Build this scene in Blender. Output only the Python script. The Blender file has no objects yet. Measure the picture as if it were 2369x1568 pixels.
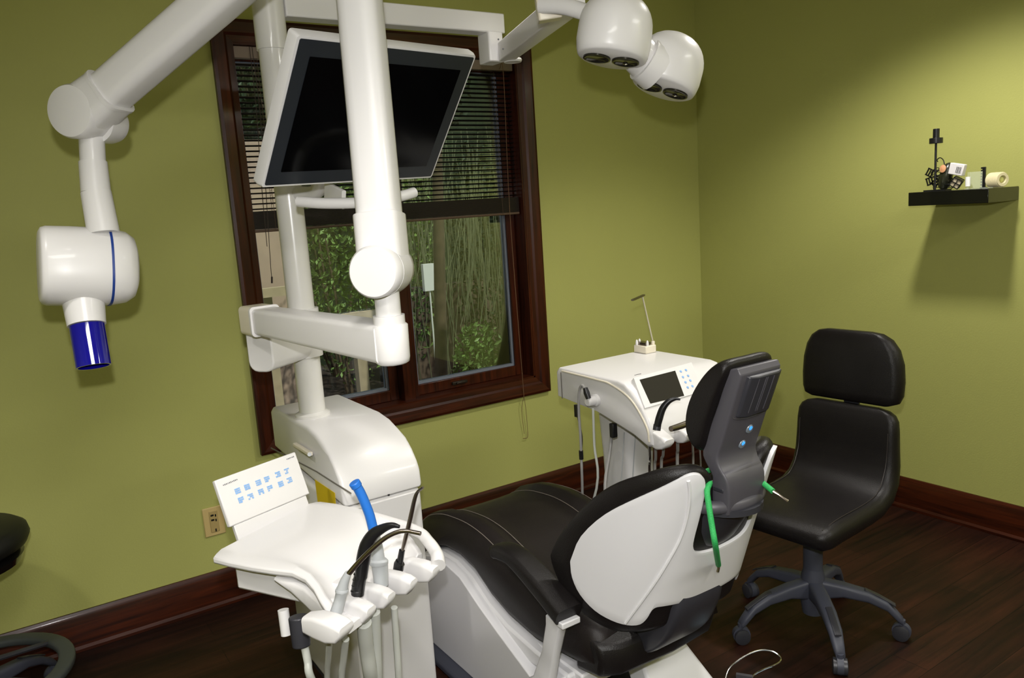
import bpy, bmesh, math, random
import numpy as np
from mathutils import Vector, Matrix

# ------------------------------------------------------------------ camera
W, H = 2369, 1568
CAM = Vector((-3.5152, -3.2575, 1.55))
PITCH, YAW, ROLL, FPX = 0.16529, 0.58111, -0.065842, 1807.72
def cam_axes():
    f = Vector((math.sin(YAW)*math.cos(PITCH), math.cos(YAW)*math.cos(PITCH), -math.sin(PITCH)))
    r = Vector((math.cos(YAW), -math.sin(YAW), 0)); u = r.cross(f)
    R = r*math.cos(ROLL) + u*math.sin(ROLL); U = -r*math.sin(ROLL) + u*math.cos(ROLL)
    return R, U, f
CR, CU, CF = cam_axes()
scene = bpy.context.scene
col = scene.collection
cd = bpy.data.cameras.new('camera'); cam = bpy.data.objects.new('camera', cd); col.objects.link(cam)
m = Matrix((CR, CU, -CF)).transposed().to_4x4(); m.translation = CAM
cam.matrix_world = m
cd.sensor_width = 36; cd.lens = FPX/W*36; cd.clip_start = 0.05; cd.clip_end = 200
scene.camera = cam
scene.view_settings.view_transform = 'Standard'; scene.view_settings.look = 'None'
scene.view_settings.gamma = 1; scene.view_settings.use_curve_mapping = False
scene.view_settings.exposure = 0.0
# ------------------------------------------------------------------ world and lights
w = bpy.data.worlds.new('world'); scene.world = w; w.use_nodes = True
bg = w.node_tree.nodes['Background']; bg.inputs[0].default_value = (0.80, 0.90, 1.0, 1); bg.inputs[1].default_value = 0.75

def light(name, kind, loc, energy, color=(1, 1, 1), target=None, **kw):
    l = bpy.data.lights.new(name, kind); l.energy = energy; l.color = color
    for k, v in kw.items(): setattr(l, k, v)
    o = bpy.data.objects.new(name, l); col.objects.link(o); o.location = loc
    if target is not None:
        o.rotation_euler = (Vector(target)-Vector(loc)).to_track_quat('-Z', 'Y').to_euler()
    return o
light('sun', 'SUN', (0, 5, 6), 4.2, (1, .95, .85), target=(-1.5, 9, 0), angle=0.02)
# the photographer's flash on top of the camera, recessed ceiling lamps and added fill lamps
fl = CAM + CU*0.12 - CR*0.012 - CF*0.02
light('camera_flash', 'SPOT', fl, 98, (1, .99, .985), target=fl+CF*2-CU*.42, spot_size=math.radians(112), spot_blend=.85, shadow_soft_size=.018)
CEIL = 2.75
DOWN = ((-.95, -1.75, 108, 129, 'round recessed downlight in the ceiling near the right wall'), (-3.25, -2.75, 58, 112, 'added round downlight in the ceiling above the photographer for top light'), (-2.0, -1.25, 52, 62, 'added round downlight above the dental chair brightening the cabinet and cart tops'), (-4.2, -1.9, 60, 108, 'round recessed downlight in the ceiling at the left of the room'))  # downlights above photographer and chair are added to brighten upward-facing tops
for dx_, dy_, pw_, ang_, _l in DOWN:
    light('downlight_beam', 'SPOT', (dx_, dy_, CEIL-.05), pw_, (1, .96, .90), target=(dx_, dy_, 0), spot_size=math.radians(ang_), spot_blend=.5, shadow_soft_size=.085)
for lx, ly in ((-3.6, -3.9), (-.56, -4.1)):  # unseen ceiling panels added as general room fill
    light('fill_panel_light', 'AREA', (lx, ly, CEIL-.036), 42, (1, .98, .95), target=(lx, ly, 0), shape='RECTANGLE', size=1.15, size_y=.55)

# ------------------------------------------------------------------ pixel-to-place helper (photo frame 2369x1568)
def ray(px, py): return CF + CR*((px-W/2)/FPX) - CU*((py-H/2)/FPX)
def P(px, py, x=None, y=None, z=None, d=None, pl=None):
    r = ray(px, py)
    if x is not None: t = (x-CAM.x)/r.x
    elif y is not None: t = (y-CAM.y)/r.y
    elif z is not None: t = (z-CAM.z)/r.z
    elif pl is not None: t = (Vector(pl[0])-CAM).dot(Vector(pl[1]))/r.dot(Vector(pl[1]))
    else: t = d
    return CAM + r*t

# ------------------------------------------------------------------ materials
def s2l(c):
    return tuple(((v/255)/12.92 if v/255 <= .04045 else ((v/255+.055)/1.055)**2.4) for v in c)+(1,)
MATS = {}
def mat(name, c, rough=.5, metal=0, coat=0, noise=0, nscale=8, bump=0, bscale=200, trans=0, emit=None, spec=.5, ior=1.45):
    if name in MATS: return MATS[name]
    m = bpy.data.materials.new(name); m.use_nodes = True
    nt = m.node_tree; b = nt.nodes['Principled BSDF']
    b.inputs['Base Color'].default_value = s2l(c); b.inputs['Roughness'].default_value = rough
    b.inputs['Metallic'].default_value = metal; b.inputs['Coat Weight'].default_value = coat
    b.inputs['Specular IOR Level'].default_value = spec
    b.inputs['Transmission Weight'].default_value = trans; b.inputs['IOR'].default_value = ior
    tc = nt.nodes.new('ShaderNodeTexCoord')
    if noise:
        n = nt.nodes.new('ShaderNodeTexNoise'); n.inputs['Scale'].default_value = nscale; n.inputs['Detail'].default_value = 6
        nt.links.new(tc.outputs['Object'], n.inputs['Vector'])
        r = nt.nodes.new('ShaderNodeValToRGB')
        a = s2l(c)
        r.color_ramp.elements[0].position = .3; r.color_ramp.elements[1].position = .7
        r.color_ramp.elements[0].color = tuple(v*(1-noise) for v in a[:3])+(1,)
        r.color_ramp.elements[1].color = tuple(min(1, v*(1+noise)) for v in a[:3])+(1,)
        nt.links.new(n.outputs[0], r.inputs[0]); nt.links.new(r.outputs[0], b.inputs['Base Color'])
    if bump:
        n2 = nt.nodes.new('ShaderNodeTexNoise'); n2.inputs['Scale'].default_value = bscale; n2.inputs['Detail'].default_value = 3
        nt.links.new(tc.outputs['Object'], n2.inputs['Vector'])
        bp = nt.nodes.new('ShaderNodeBump'); bp.inputs['Strength'].default_value = bump; bp.inputs['Distance'].default_value = .002
        nt.links.new(n2.outputs[0], bp.inputs['Height']); nt.links.new(bp.outputs[0], b.inputs['Normal'])
    if emit:
        b.inputs['Emission Color'].default_value = s2l(emit[0]); b.inputs['Emission Strength'].default_value = emit[1]
    MATS[name] = m; return m
def wood(name, dark, lite, axis, rough=.35, scale=1.0, planks=None, coat=.3, tint=None):
    if name in MATS: return MATS[name]
    m = bpy.data.materials.new(name); m.use_nodes = True; nt = m.node_tree; b = nt.nodes['Principled BSDF']
    tc = nt.nodes.new('ShaderNodeTexCoord'); mp = nt.nodes.new('ShaderNodeMapping')
    sc = [28*scale, 28*scale, 28*scale]; sc[axis] = 1.6*scale; mp.inputs['Scale'].default_value = sc
    nt.links.new(tc.outputs['Object'], mp.inputs['Vector'])
    n = nt.nodes.new('ShaderNodeTexNoise'); n.inputs['Scale'].default_value = 1.5; n.inputs['Detail'].default_value = 9; n.inputs['Roughness'].default_value = .65; n.inputs['Distortion'].default_value = .5
    nt.links.new(mp.outputs[0], n.inputs['Vector'])
    r = nt.nodes.new('ShaderNodeValToRGB'); e = r.color_ramp.elements
    e[0].position = .32; e[0].color = s2l(dark); e[1].position = .72; e[1].color = s2l(lite)
    nt.links.new(n.outputs[0], r.inputs[0]); out = r.outputs[0]
    if tint:
        n3 = nt.nodes.new('ShaderNodeTexNoise'); n3.inputs['Scale'].default_value = 2.2; n3.inputs['Detail'].default_value = 4
        mp3 = nt.nodes.new('ShaderNodeMapping'); s3 = [3, 3, 3]; s3[axis] = .8; mp3.inputs['Scale'].default_value = s3
        nt.links.new(tc.outputs['Object'], mp3.inputs['Vector']); nt.links.new(mp3.outputs[0], n3.inputs['Vector'])
        r3 = nt.nodes.new('ShaderNodeValToRGB'); r3.color_ramp.elements[0].position = .45; r3.color_ramp.elements[1].position = .62
        nt.links.new(n3.outputs[0], r3.inputs[0])
        mx = nt.nodes.new('ShaderNodeMixRGB'); mx.blend_type = 'ADD'; mx.inputs[2].default_value = s2l(tint)
        nt.links.new(r3.outputs[0], mx.inputs[0]); nt.links.new(out, mx.inputs[1]); out = mx.outputs[0]
    if planks:
        br = nt.nodes.new('ShaderNodeTexBrick'); br.inputs['Scale'].default_value = 1
        br.inputs['Brick Width'].default_value = planks[0]; br.inputs['Row Height'].default_value = planks[1]
        br.inputs['Mortar Size'].default_value = .0012; br.inputs['Color1'].default_value = (1, 1, 1, 1); br.inputs['Color2'].default_value = (.55, .5, .5, 1); br.inputs['Mortar'].default_value = (.15, .15, .15, 1)
        nt.links.new(tc.outputs['Object'], br.inputs['Vector'])
        mx = nt.nodes.new('ShaderNodeMixRGB'); mx.blend_type = 'MULTIPLY'; mx.inputs[0].default_value = 1
        nt.links.new(out, mx.inputs[1]); nt.links.new(br.outputs[0], mx.inputs[2]); out = mx.outputs[0]
    nt.links.new(out, b.inputs['Base Color'])
    b.inputs['Roughness'].default_value = rough; b.inputs['Specular IOR Level'].default_value = .22; b.inputs['Coat Weight'].default_value = coat; b.inputs['Coat Roughness'].default_value = .12
    bp = nt.nodes.new('ShaderNodeBump'); bp.inputs['Strength'].default_value = .25; bp.inputs['Distance'].default_value = .002
    nt.links.new(n.outputs[0], bp.inputs['Height']); nt.links.new(bp.outputs[0], b.inputs['Normal'])
    MATS[name] = m; return m
def glassmat():
    m = bpy.data.materials.new('window_glass'); m.use_nodes = True; nt = m.node_tree
    nt.nodes.remove(nt.nodes['Principled BSDF']); o = nt.nodes['Material Output']
    t = nt.nodes.new('ShaderNodeBsdfTransparent'); t.inputs[0].default_value = (.78, .84, .82, 1)
    g = nt.nodes.new('ShaderNodeBsdfGlossy'); g.inputs['Roughness'].default_value = .02
    f = nt.nodes.new('ShaderNodeFresnel'); f.inputs[0].default_value = 1.8
    x = nt.nodes.new('ShaderNodeMixShader'); nt.links.new(f.outputs[0], x.inputs[0]); nt.links.new(t.outputs[0], x.inputs[1]); nt.links.new(g.outputs[0], x.inputs[2])
    nt.links.new(x.outputs[0], o.inputs[0]); return m
GREEN = mat('olive_wall_paint', (170, 171, 98), .62, noise=.02, nscale=2.0, bump=.25, bscale=140, spec=.35)
WHITE = mat('white_plastic', (215, 213, 213), .34, coat=.15)
WHITE2 = mat('white_gloss_paint', (214, 212, 209), .25, coat=.3)
CREAM = mat('warm_white_plastic', (222, 214, 196), .32, coat=.2)
SHELL = mat('satin_white_shell', (214, 213, 216), .38, coat=.1)
LEATHER = mat('black_leather', (21, 18, 18), .40, spec=.35, noise=.12, nscale=14, bump=.35, bscale=420)
LEATHER2 = mat('brown_black_leather', (27, 22, 21), .46, spec=.3, noise=.1, nscale=10, bump=.35, bscale=420)
STITCH = mat('grey_thread', (112, 104, 96), .7)
BLACKP = mat('black_plastic', (22, 22, 24), .35)
GREYP = mat('slate_grey_plastic', (72, 70, 76), .42)
GREYD = mat('dark_grey_plastic', (48, 48, 54), .38)
GREYBASE = mat('blue_grey_base_plastic', (62, 64, 76), .5)
GREYH = mat('light_grey_rubber', (172, 175, 178), .4)
HOSE = mat('pale_grey_hose', (188, 190, 184), .4)
CHROME = mat('chrome', (200, 196, 190), .15, metal=1)
STEEL = mat('brushed_steel', (150, 140, 132), .28, metal=1)
BLUE = mat('blue_rubber', (40, 110, 200), .35)
BLUELENS = mat('blue_clear_cone', (14, 10, 130), .06, coat=1)
BLUELINE = mat('blue_stripe', (24, 56, 130), .4)
ICON = mat('pale_blue_print', (130, 170, 220), .5)
INK = mat('grey_print', (95, 95, 100), .6)
GLOW = mat('blue_indicator', (60, 150, 235), .15, emit=((60, 150, 245), .9))
KNOB = mat('clear_grey_knob', (120, 130, 140), .1, coat=1)
SCREEN = mat('black_screen_glass', (5, 5, 6), .12, spec=.15)
LCD = mat('dark_lcd', (46, 44, 37), .8, spec=.05)
BEZEL = mat('dark_bezel', (34, 38, 44), .4)
TRIM = wood('stained_trim_vertical', (30, 9, 3), (76, 30, 10), 2, rough=.38, coat=.15)
TRIMX = wood('stained_trim_horizontal', (30, 9, 3), (76, 30, 10), 0, rough=.38, coat=.15)
TRIMY = wood('stained_trim_depth', (30, 9, 3), (76, 30, 10), 1, rough=.38, coat=.15)
FLOORM = wood('dark_plank_floor', (20, 10, 6), (54, 28, 17), 0, rough=.5, scale=.8, planks=(1.2, .12), coat=.0, tint=(34, 12, 6))
BLINDM = mat('dark_blind_slat', (30, 22, 19), .4, spec=.3)
CEILM = mat('ceiling_paint', (235, 232, 222), .8)
GLASS = glassmat()
YELLOW = mat('yellow_label', (215, 185, 20), .5)
BEIGE = mat('beige_outlet_plastic', (196, 172, 116), .4)
GREENC = mat('green_braided_cord', (50, 170, 90), .5, bump=1, bscale=500)
BLACKSH = mat('black_lacquer_shelf', (10, 10, 12), .22, coat=.5)
SEAM = mat('shadow_gap_grey', (120, 116, 110), .6)

# ------------------------------------------------------------------ mesh helpers
def catmull(pts, n=6):
    pts = [Vector(p) for p in pts]
    if len(pts) < 3: return pts
    q = [pts[0]*2-pts[1]] + pts + [pts[-1]*2-pts[-2]]; out = []
    for i in range(1, len(q)-2):
        for k in range(n):
            t = k/n; a, b, c, d = q[i-1], q[i], q[i+1], q[i+2]
            out.append(.5*((2*b)+(c-a)*t+(2*a-5*b+4*c-d)*t*t+(3*b-a-3*c+d)*t**3))
    out.append(pts[-1]); return out
def rrect(w, h, r, n=4):
    o = []
    r = min(r, w/2-1e-5, h/2-1e-5)
    for cx, cy, a0 in ((w/2-r, h/2-r, 0), (-w/2+r, h/2-r, 90), (-w/2+r, -h/2+r, 180), (w/2-r, -h/2+r, 270)):
        for k in range(n+1):
            a = math.radians(a0+90*k/n); o.append((cx+r*math.cos(a), cy+r*math.sin(a)))
    return o
class MB:
    def __init__(s): s.v = []; s.f = []
    def add(s, vs, fs):
        b = len(s.v); s.v += [Vector(x) for x in vs]; s.f += [tuple(i+b for i in f) for f in fs]; return s
    def loft(s, secs, caps=True, closed=True, loop=False):
        n = len(secs[0]); vs = [p for sec in secs for p in sec]; fs = []
        m = len(secs)
        for i in range(m if loop else m-1):
            j2 = (i+1) % m
            for j in range(n if closed else n-1):
                k = (j+1) % n; fs.append((i*n+j, i*n+k, j2*n+k, j2*n+j))
        if caps and closed and not loop:
            fs.append(tuple(range(n))[::-1]); fs.append(tuple((m-1)*n+j for j in range(n)))
        return s.add(vs, fs)
    def box(s, c, size, rot=None):
        c = Vector(c); x, y, z = (v/2 for v in size); vs = []
        for dx in (-x, x):
            for dy in (-y, y):
                for dz in (-z, z):
                    q = Vector((dx, dy, dz)); q = rot @ q if rot else q; vs.append(c+q)
        return s.add(vs, [(0, 1, 3, 2), (4, 6, 7, 5), (0, 4, 5, 1), (2, 3, 7, 6), (0, 2, 6, 4), (1, 5, 7, 3)])
    def bx(s, x0, x1, y0, y1, z0, z1): return s.box(((x0+x1)/2, (y0+y1)/2, (z0+z1)/2), (abs(x1-x0), abs(y1-y0), abs(z1-z0)))
    def prism(s, pts, vec):
        n = len(pts); vec = Vector(vec); a = [Vector(p) for p in pts]
        return s.loft([a, [p+vec for p in a]])
    def beam(s, p0, p1, w, h, r=.01, up=(0, 0, 1), w1=None, h1=None, n=4):
        p0, p1 = Vector(p0), Vector(p1); d = (p1-p0).normalized(); side = d.cross(Vector(up)).normalized(); u = side.cross(d)
        A = [p0+side*a+u*b for a, b in rrect(w, h, r, n)]; B = [p1+side*a+u*b for a, b in rrect(w1 or w, h1 or h, r, n)]
        return s.loft([A, B])
    def tube(s, pts, r, n=10, smooth=5, flat=1.0, up=None):
        q = catmull(pts, smooth) if smooth else [Vector(p) for p in pts]; m = len(q)
        if hasattr(r, '__len__'):
            rs = [r[min(len(r)-1, int(i/(m-1)*(len(r)-1)))]*(1-((i/(m-1)*(len(r)-1)) % 1))+r[min(len(r)-1, int(i/(m-1)*(len(r)-1))+1)]*((i/(m-1)*(len(r)-1)) % 1) for i in range(m)]
        else: rs = [r]*m
        t0 = (q[1]-q[0]).normalized(); a = Vector(up) if up else (Vector((0, 0, 1)) if abs(t0.z) < .9 else Vector((1, 0, 0)))
        nrm = (a-t0*a.dot(t0)).normalized(); secs = []
        for i in range(m):
            t = (q[min(i+1, m-1)]-q[max(i-1, 0)]).normalized(); nrm = (nrm-t*nrm.dot(t)).normalized(); b = t.cross(nrm)
            secs.append([q[i]+(nrm*math.cos(2*math.pi*k/n)*flat+b*math.sin(2*math.pi*k/n))*rs[i] for k in range(n)])
        return s.loft(secs)
    def lathe(s, prof, o, ax=(0, 0, 1), n=28, sx=1.0):
        o = Vector(o); ax = Vector(ax).normalized(); a = Vector((0, 0, 1)) if abs(ax.z) < .9 else Vector((1, 0, 0))
        u = (a-ax*a.dot(ax)).normalized(); b = ax.cross(u)
        return s.loft([[o+ax*h+(u*math.cos(2*math.pi*k/n)*sx+b*math.sin(2*math.pi*k/n))*max(r, 1e-4) for k in range(n)] for r, h in prof])
    def cyl(s, p0, p1, r, r1=None, n=24):
        p0, p1 = Vector(p0), Vector(p1); return s.lathe([(r, 0), (r1 if r1 else r, (p1-p0).length)], p0, p1-p0, n)
    def build(s, name, m, parent=None, bevel=0, seg=2, sub=0, smooth=38, solid=0, label=None, origin=None, solid_off=0):
        me = bpy.data.meshes.new(name)
        org = Vector(origin) if origin is not None else (Vector(parent['_o']) if parent is not None and '_o' in parent else Vector((0, 0, 0)))
        me.from_pydata([v-org for v in s.v], [], s.f)
        b = bmesh.new(); b.from_mesh(me); bmesh.ops.remove_doubles(b, verts=b.verts, dist=1e-6); bmesh.ops.recalc_face_normals(b, faces=b.faces); b.to_mesh(me); b.free()
        me.polygons.foreach_set('use_smooth', [True]*len(me.polygons))
        if smooth < 179: me.set_sharp_from_angle(angle=math.radians(smooth))
        me.materials.append(m)
        o = bpy.data.objects.new(name, me); col.objects.link(o)
        if parent is not None:
            o.parent = parent; o['_o'] = list(org)
        else: o.location = org; o['_o'] = list(org)
        if solid: md = o.modifiers.new('solid', 'SOLIDIFY'); md.thickness = solid; md.offset = solid_off
        if bevel:
            md = o.modifiers.new('bevel', 'BEVEL'); md.width = bevel; md.segments = seg; md.limit_method = 'ANGLE'; md.angle_limit = math.radians(40); md.harden_normals = False
        if sub: md = o.modifiers.new('sub', 'SUBSURF'); md.levels = sub; md.render_levels = sub
        if label: o['label'] = label
        return o
def thing(name, loc, label, cat, group=None):
    o = bpy.data.objects.new(name, None); col.objects.link(o); o.location = loc; o['_o'] = list(loc); o.empty_display_size = .05
    o['label'] = label; o['category'] = cat
    if group: o['group'] = group
    return o
def tag(o, label, cat, group=None):
    o['label'] = label; o['category'] = cat
    if group: o['group'] = group
    return o
def struct(o): o['kind'] = 'structure'; return o

# ------------------------------------------------------------------ room shell
WX0, WX1, WZ0, WZ1 = -2.681, -1.168, .597, 2.347     # casing outer edges
OX0, OX1, OZ0, OZ1 = WX0+.07, WX1-.085, WZ0+.085, WZ1-.085   # opening
XL, YF = -5.2, -5.6
b = MB()
b.bx(XL-.1, OX0, 0, .16, 0, CEIL).bx(OX1, .1, 0, .16, 0, CEIL).bx(OX0, OX1, 0, .16, 0, OZ0).bx(OX0, OX1, 0, .16, OZ1, CEIL)
struct(b.build('wall_back', GREEN))
struct(MB().bx(0, .12, YF-.1, 0, 0, CEIL).build('wall_right', GREEN))
struct(MB().bx(XL-.12, XL, YF-.1, 0, 0, CEIL).build('wall_left', GREEN))
struct(MB().bx(XL-.12, .12, YF-.12, YF, 0, CEIL).build('wall_front', GREEN))
struct(MB().bx(XL-.12, .12, YF-.12, .16, -.1, 0).build('floor', FLOORM))
struct(MB().bx(XL-.12, .12, YF-.12, .16, CEIL, CEIL+.1).build('ceiling', CEILM))
def baseboard(name, axis):
    hb = .153
    prof = [(0, .001), (.026, .001), (.026, .012), (.018, .022), (.018, hb-.02), (.012, hb-.008), (.008, hb), (0, hb)]
    bb = MB()
    if axis == 'x': bb.loft([[Vector((x, -a-.001, z)) for a, z in prof] for x in (XL, -.002)])
    else: bb.loft([[Vector((-a-.001, y, z)) for a, z in prof] for y in (YF, -.02)])
    return struct(bb.build(name, TRIMX if axis == 'x' else TRIMY))
baseboard('baseboard_back', 'x'); baseboard('baseboard_right', 'y')

# ------------------------------------------------------------------ window
win = bpy.data.objects.new('window_1', None); col.objects.link(win); win['kind'] = 'structure'; win['_o'] = [0, 0, 0]
def casing(a, c, inner, m, nm):
    # mitred moulded board from a to c (outer corners), inner = direction to the opening
    a, c, inner = Vector(a), Vector(c), Vector(inner); d = (c-a).normalized()
    prof = [(0, 0), (0, .022), (.012, .026), (.05, .02), (.06, .012), (.085, .009), (.085, 0)]
    S = []
    for p, sg in ((a, 1), (c, -1)):
        S.append([p+inner*u+d*sg*u+Vector((0, -t-.001, 0)) for u, t in prof])
    MB().loft(S).build(nm, m, win, smooth=12)
casing((WX0, 0, WZ0), (WX0, 0, WZ1), (1, 0, 0), TRIM, 'casing')
casing((WX1, 0, WZ0), (WX1, 0, WZ1), (-1, 0, 0), TRIM, 'casing')
casing((WX0, 0, WZ1), (WX1, 0, WZ1), (0, 0, -1), TRIMX, 'casing')
casing((WX0, 0, WZ0), (WX1, 0, WZ0), (0, 0, 1), TRIMX, 'casing')
b = MB(); b.bx(OX0-.01, OX0+.008, -.008, .16, OZ0, OZ1).bx(OX1-.008, OX1+.01, -.008, .16, OZ0, OZ1).build('jamb', TRIM, win)
b = MB(); b.bx(OX0-.01, OX1+.01, -.008, .16, OZ0-.01, OZ0+.008).bx(OX0-.01, OX1+.01, -.008, .16, OZ1-.008, OZ1+.01).build('sill', TRIMX, win)
MX = (-1.95)
struct(MB().bx(MX-.03, MX+.03, .03, .15, OZ0, OZ1).build('mullion', TRIM, win, bevel=.003))
def sash(x0, x1, wl, wr, wt, wb):
    y0, y1 = .075, .125
    s1 = MB(); s1.bx(x0, x0+wl, y0, y1, OZ0+.008, OZ1-.008).bx(x1-wr, x1, y0, y1, OZ0+.008, OZ1-.008)
    s1.bx(x0+wl, x1-wr, y0, y1, OZ0+.008, OZ0+wb).bx(x0+wl, x1-wr, y0, y1, OZ1-wt, OZ1-.008)
    so = s1.build('sash', TRIM, win, bevel=.003)
    # grey glazing bead
    g = MB(); gx0, gx1, gz0, gz1 = x0+wl, x1-wr, OZ0+wb, OZ1-wt
    for q in ((gx0, gx0+.012, gz0, gz1), (gx1-.012, gx1, gz0, gz1), (gx0+.012, gx1-.012, gz0, gz0+.012), (gx0+.012, gx1-.012, gz1-.012, gz1)):
        g.bx(q[0], q[1], .088, .118, q[2], q[3])
    g.build('glazing_bead', mat('grey_window_bead', (112, 118, 130), .5), so)
    MB().bx(gx0+.012, gx1-.012, .1, .104, gz0+.012, gz1-.012).build('pane', GLASS, so)
sash(OX0+.01, MX-.035, .022, .045, .055, .06)
sash(MX+.035, OX1-.01, .03, .05, .055, .06)
b = MB(); b.box((-1.66, .066, OZ0+.035), (.085, .016, .014)).box((-1.66, .058, OZ0+.035), (.05, .02, .008)); b.build('sash_lock', mat('dark_bronze', (52, 46, 38), .4, metal=.6), win, bevel=.002)

# blind
bl = thing('window_blind', (MX, .04, OZ1-.01), 'dark brown slatted window blind lowered over the upper half of the window', 'blind')
BX0, BX1 = OX0+.012, OX1-.012; BZ = 1.525
MB().bx(BX0, BX1, .008, .04, OZ1-.055, OZ1-.01).build('headrail', mat('taupe_headrail', (120, 104, 92), .4), bl, bevel=.002)
s1 = MB(); z = OZ1-.075
def slat(s1, z, tilt, y=.036, th=.0006):
    c, s_ = math.cos(tilt), math.sin(tilt); hw = .0125
    sec = []
    for x in (BX0, BX1):
        pts = []
        for k in range(5):
            u = -hw+2*hw*k/4; cam_ = .002*(1-(u/hw)**2); pts.append(Vector((x, y+u*c-cam_*s_, z+u*s_+cam_*c)))
        for k in range(4, -1, -1):
            u = -hw+2*hw*k/4; cam_ = .002*(1-(u/hw)**2)-th; pts.append(Vector((x, y+u*c-cam_*s_, z+u*s_+cam_*c)))
        sec.append(pts)
    s1.loft(sec)
while z > BZ+.088:
    slat(s1, z, math.radians(-10)); z -= .0212
for k in range(19): slat(s1, BZ+.010+k*.0038, 0, .036, .0032)
s1.build('slats', BLINDM, bl, smooth=60)
MB().beam((BX0, .036, BZ), (BX1, .036, BZ), .024, .012, .003).build('bottom_rail', mat('brown_rail', (86, 66, 52), .4), bl)
s1 = MB()
for x in (BX0+.10, (BX0+BX1)/2, BX1-.10):
    s1 = MB()
    for y in (.023, .049): s1.cyl((x, y, OZ1-.05), (x, y, BZ), .0009, n=6)
    for k in range(38): s1.cyl((x, .022, BZ+.07+k*.0185), (x, .050, BZ+.07+k*.0185), .0006, n=5)
    s1.build('ladder_cord', mat('brown_cord', (90, 70, 55), .7), bl)
s1 = MB()
xr = -1.345
A = Vector((xr, -.032, OZ1-.06)); Bq = P(1212, 915, y=-.034)
s1.tube([(xr, .004, OZ1-.05), (xr, -.03, OZ1-.08), P(1180, 500, y=-.034), Bq], .0014, n=6)
s1.tube([Bq, P(1207, 950, y=-.02), P(1213, 1003, y=-.012)], .0012, n=6)
s1.tube([Bq, P(1217, 950, y=-.02), P(1221, 1000, y=-.012)], .0012, n=6)
s1.tube([P(1221, 998, y=-.012), P(1220, 1012, y=-.012), P(1210, 1014, y=-.012)], .0016, n=6)
s1.build('lift_cord', mat('tan_cord', (112, 84, 58), .7), bl)
s1 = MB()
for px0, px1, yb in ((577, 615, 540), (583, 626, 612)):
    s1.tube([P(px0, 108, y=.004), P((px0*2+px1)/3+3, 250, y=.0), P((px0+px1*2)/3+2, 420, y=.0), P(px1, yb, y=.0), P(px1+3, yb+30, y=.0)], .0014, n=6)
s1.tube([P(629, 640, y=.0), P(629, 655, y=.0)], .004, n=8, smooth=0)
s1.build('tilt_cord', mat('dark_cord', (62, 52, 46), .7), bl)

# ------------------------------------------------------------------ electrical outlet
o = thing('electrical_outlet', (-2.899, 0, .365), 'beige wall outlet plate low on the green wall behind the tilted keypad', 'outlet')
MB().box((-2.899, -.004, .365), (.082, .006, .122)).build('cover_plate', BEIGE, o, bevel=.003)
MB().box((-2.899, -.0085, .365), (.034, .004, .09)).build('socket_face', mat('beige_socket', (170, 148, 96), .45), o, bevel=.002)
for dz in (.028, .008):
    MB().box((-2.905, -.0108, .365+dz), (.012, .002, .007)).build('slot', BLACKP, o); MB().box((-2.892, -.0108, .365+dz-.003), (.005, .002, .010)).build('slot', BLACKP, o)
MB().box((-2.897, -.0108, .328), (.005, .002, .012)).build('slot', BLACKP, o)

# ------------------------------------------------------------------ wall shelf with its things
sh = thing('wall_shelf', (0, -1.565, 1.48), 'floating black box shelf on the right green wall', 'shelf')
MB().bx(-.25, -.002, -1.725, -1.405, 1.45, 1.506).build('shelf_board', BLACKSH, sh, bevel=.002)
ST = 1.506
def SP(px, py, x): return P(px, py, x=x)
t = thing('display_stand', SP(2163, 430, -.20), 'tall thin black stand with a capped top at the left of the shelf', 'stand')
bp_ = SP(2163, 434, -.20); bp_.z = ST
MB().box(bp_+Vector((0, -.01, .003)), (.05, .09, .006)).build('foot', BLACKP, t)
tz = P(2163, 332, x=-.20).z
MB().cyl(bp_+Vector((0, 0, .006)), (bp_.x, bp_.y, tz), .0045, n=10).build('rod', BLACKP, t)
MB().cyl((bp_.x, bp_.y, tz), (bp_.x, bp_.y, tz+.022), .0255).build('collar', BLACKP, t, bevel=.001)
MB().cyl((bp_.x, bp_.y, tz+.022), (bp_.x, bp_.y, tz+.059), .0125).build('cap', BLACKP, t, bevel=.001)
cf = SP(2183, 430, -.155); cf.z = ST
t = thing('wire_sculpture', cf, 'small dark sculpture of looped wire leaning beside the black stand on the shelf', 'ornament')
random.seed(4); s1 = MB()
for k in range(26):
    c = cf+Vector((random.uniform(-.02, .02), random.uniform(-.035, .03), random.uniform(.014, .085)))
    r = random.uniform(.010, .022); u = Vector((random.uniform(-1, 1), random.uniform(-1, 1), random.uniform(-1, 1))).normalized(); v_ = u.cross(Vector((.3, .5, .8))).normalized(); ring = [c+(u*math.cos(q)+v_*math.sin(q))*r for q in [i*math.pi/5 for i in range(10)]]
    ring = [Vector((p.x, p.y, max(p.z, ST+.002))) for p in ring]
    s1.tube(ring+[ring[0]], .0016, n=6, smooth=2)
s1.tube([cf+Vector((0, -.004, .095)), cf+Vector((0, .004, .125)), cf+Vector((0, .018, .136)), cf+Vector((0, .03, .128)), cf+Vector((0, .026, .120))], .002, n=6)
s1.build('wire_loops', BLACKP, t)
MB().lathe([(.001, 0), (.018, .012), (.027, .05), (.024, .09), (.012, .112), (.001, .118)], cf+Vector((0, .006, .0)), (-.05, -.28, 1), n=18).build('core', mat('olive_black_core', (38, 40, 28), .3, coat=.5, noise=.4, nscale=60), t)
MB().lathe([(.0005, 0), (.012, .003), (.013, .010), (.0005, .015)], cf+Vector((-.020, -.010, .088)), (-1, 0, .2), n=16, sx=1.25).build('bead', mat('peach_bead', (205, 150, 110), .3), t)
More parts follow.
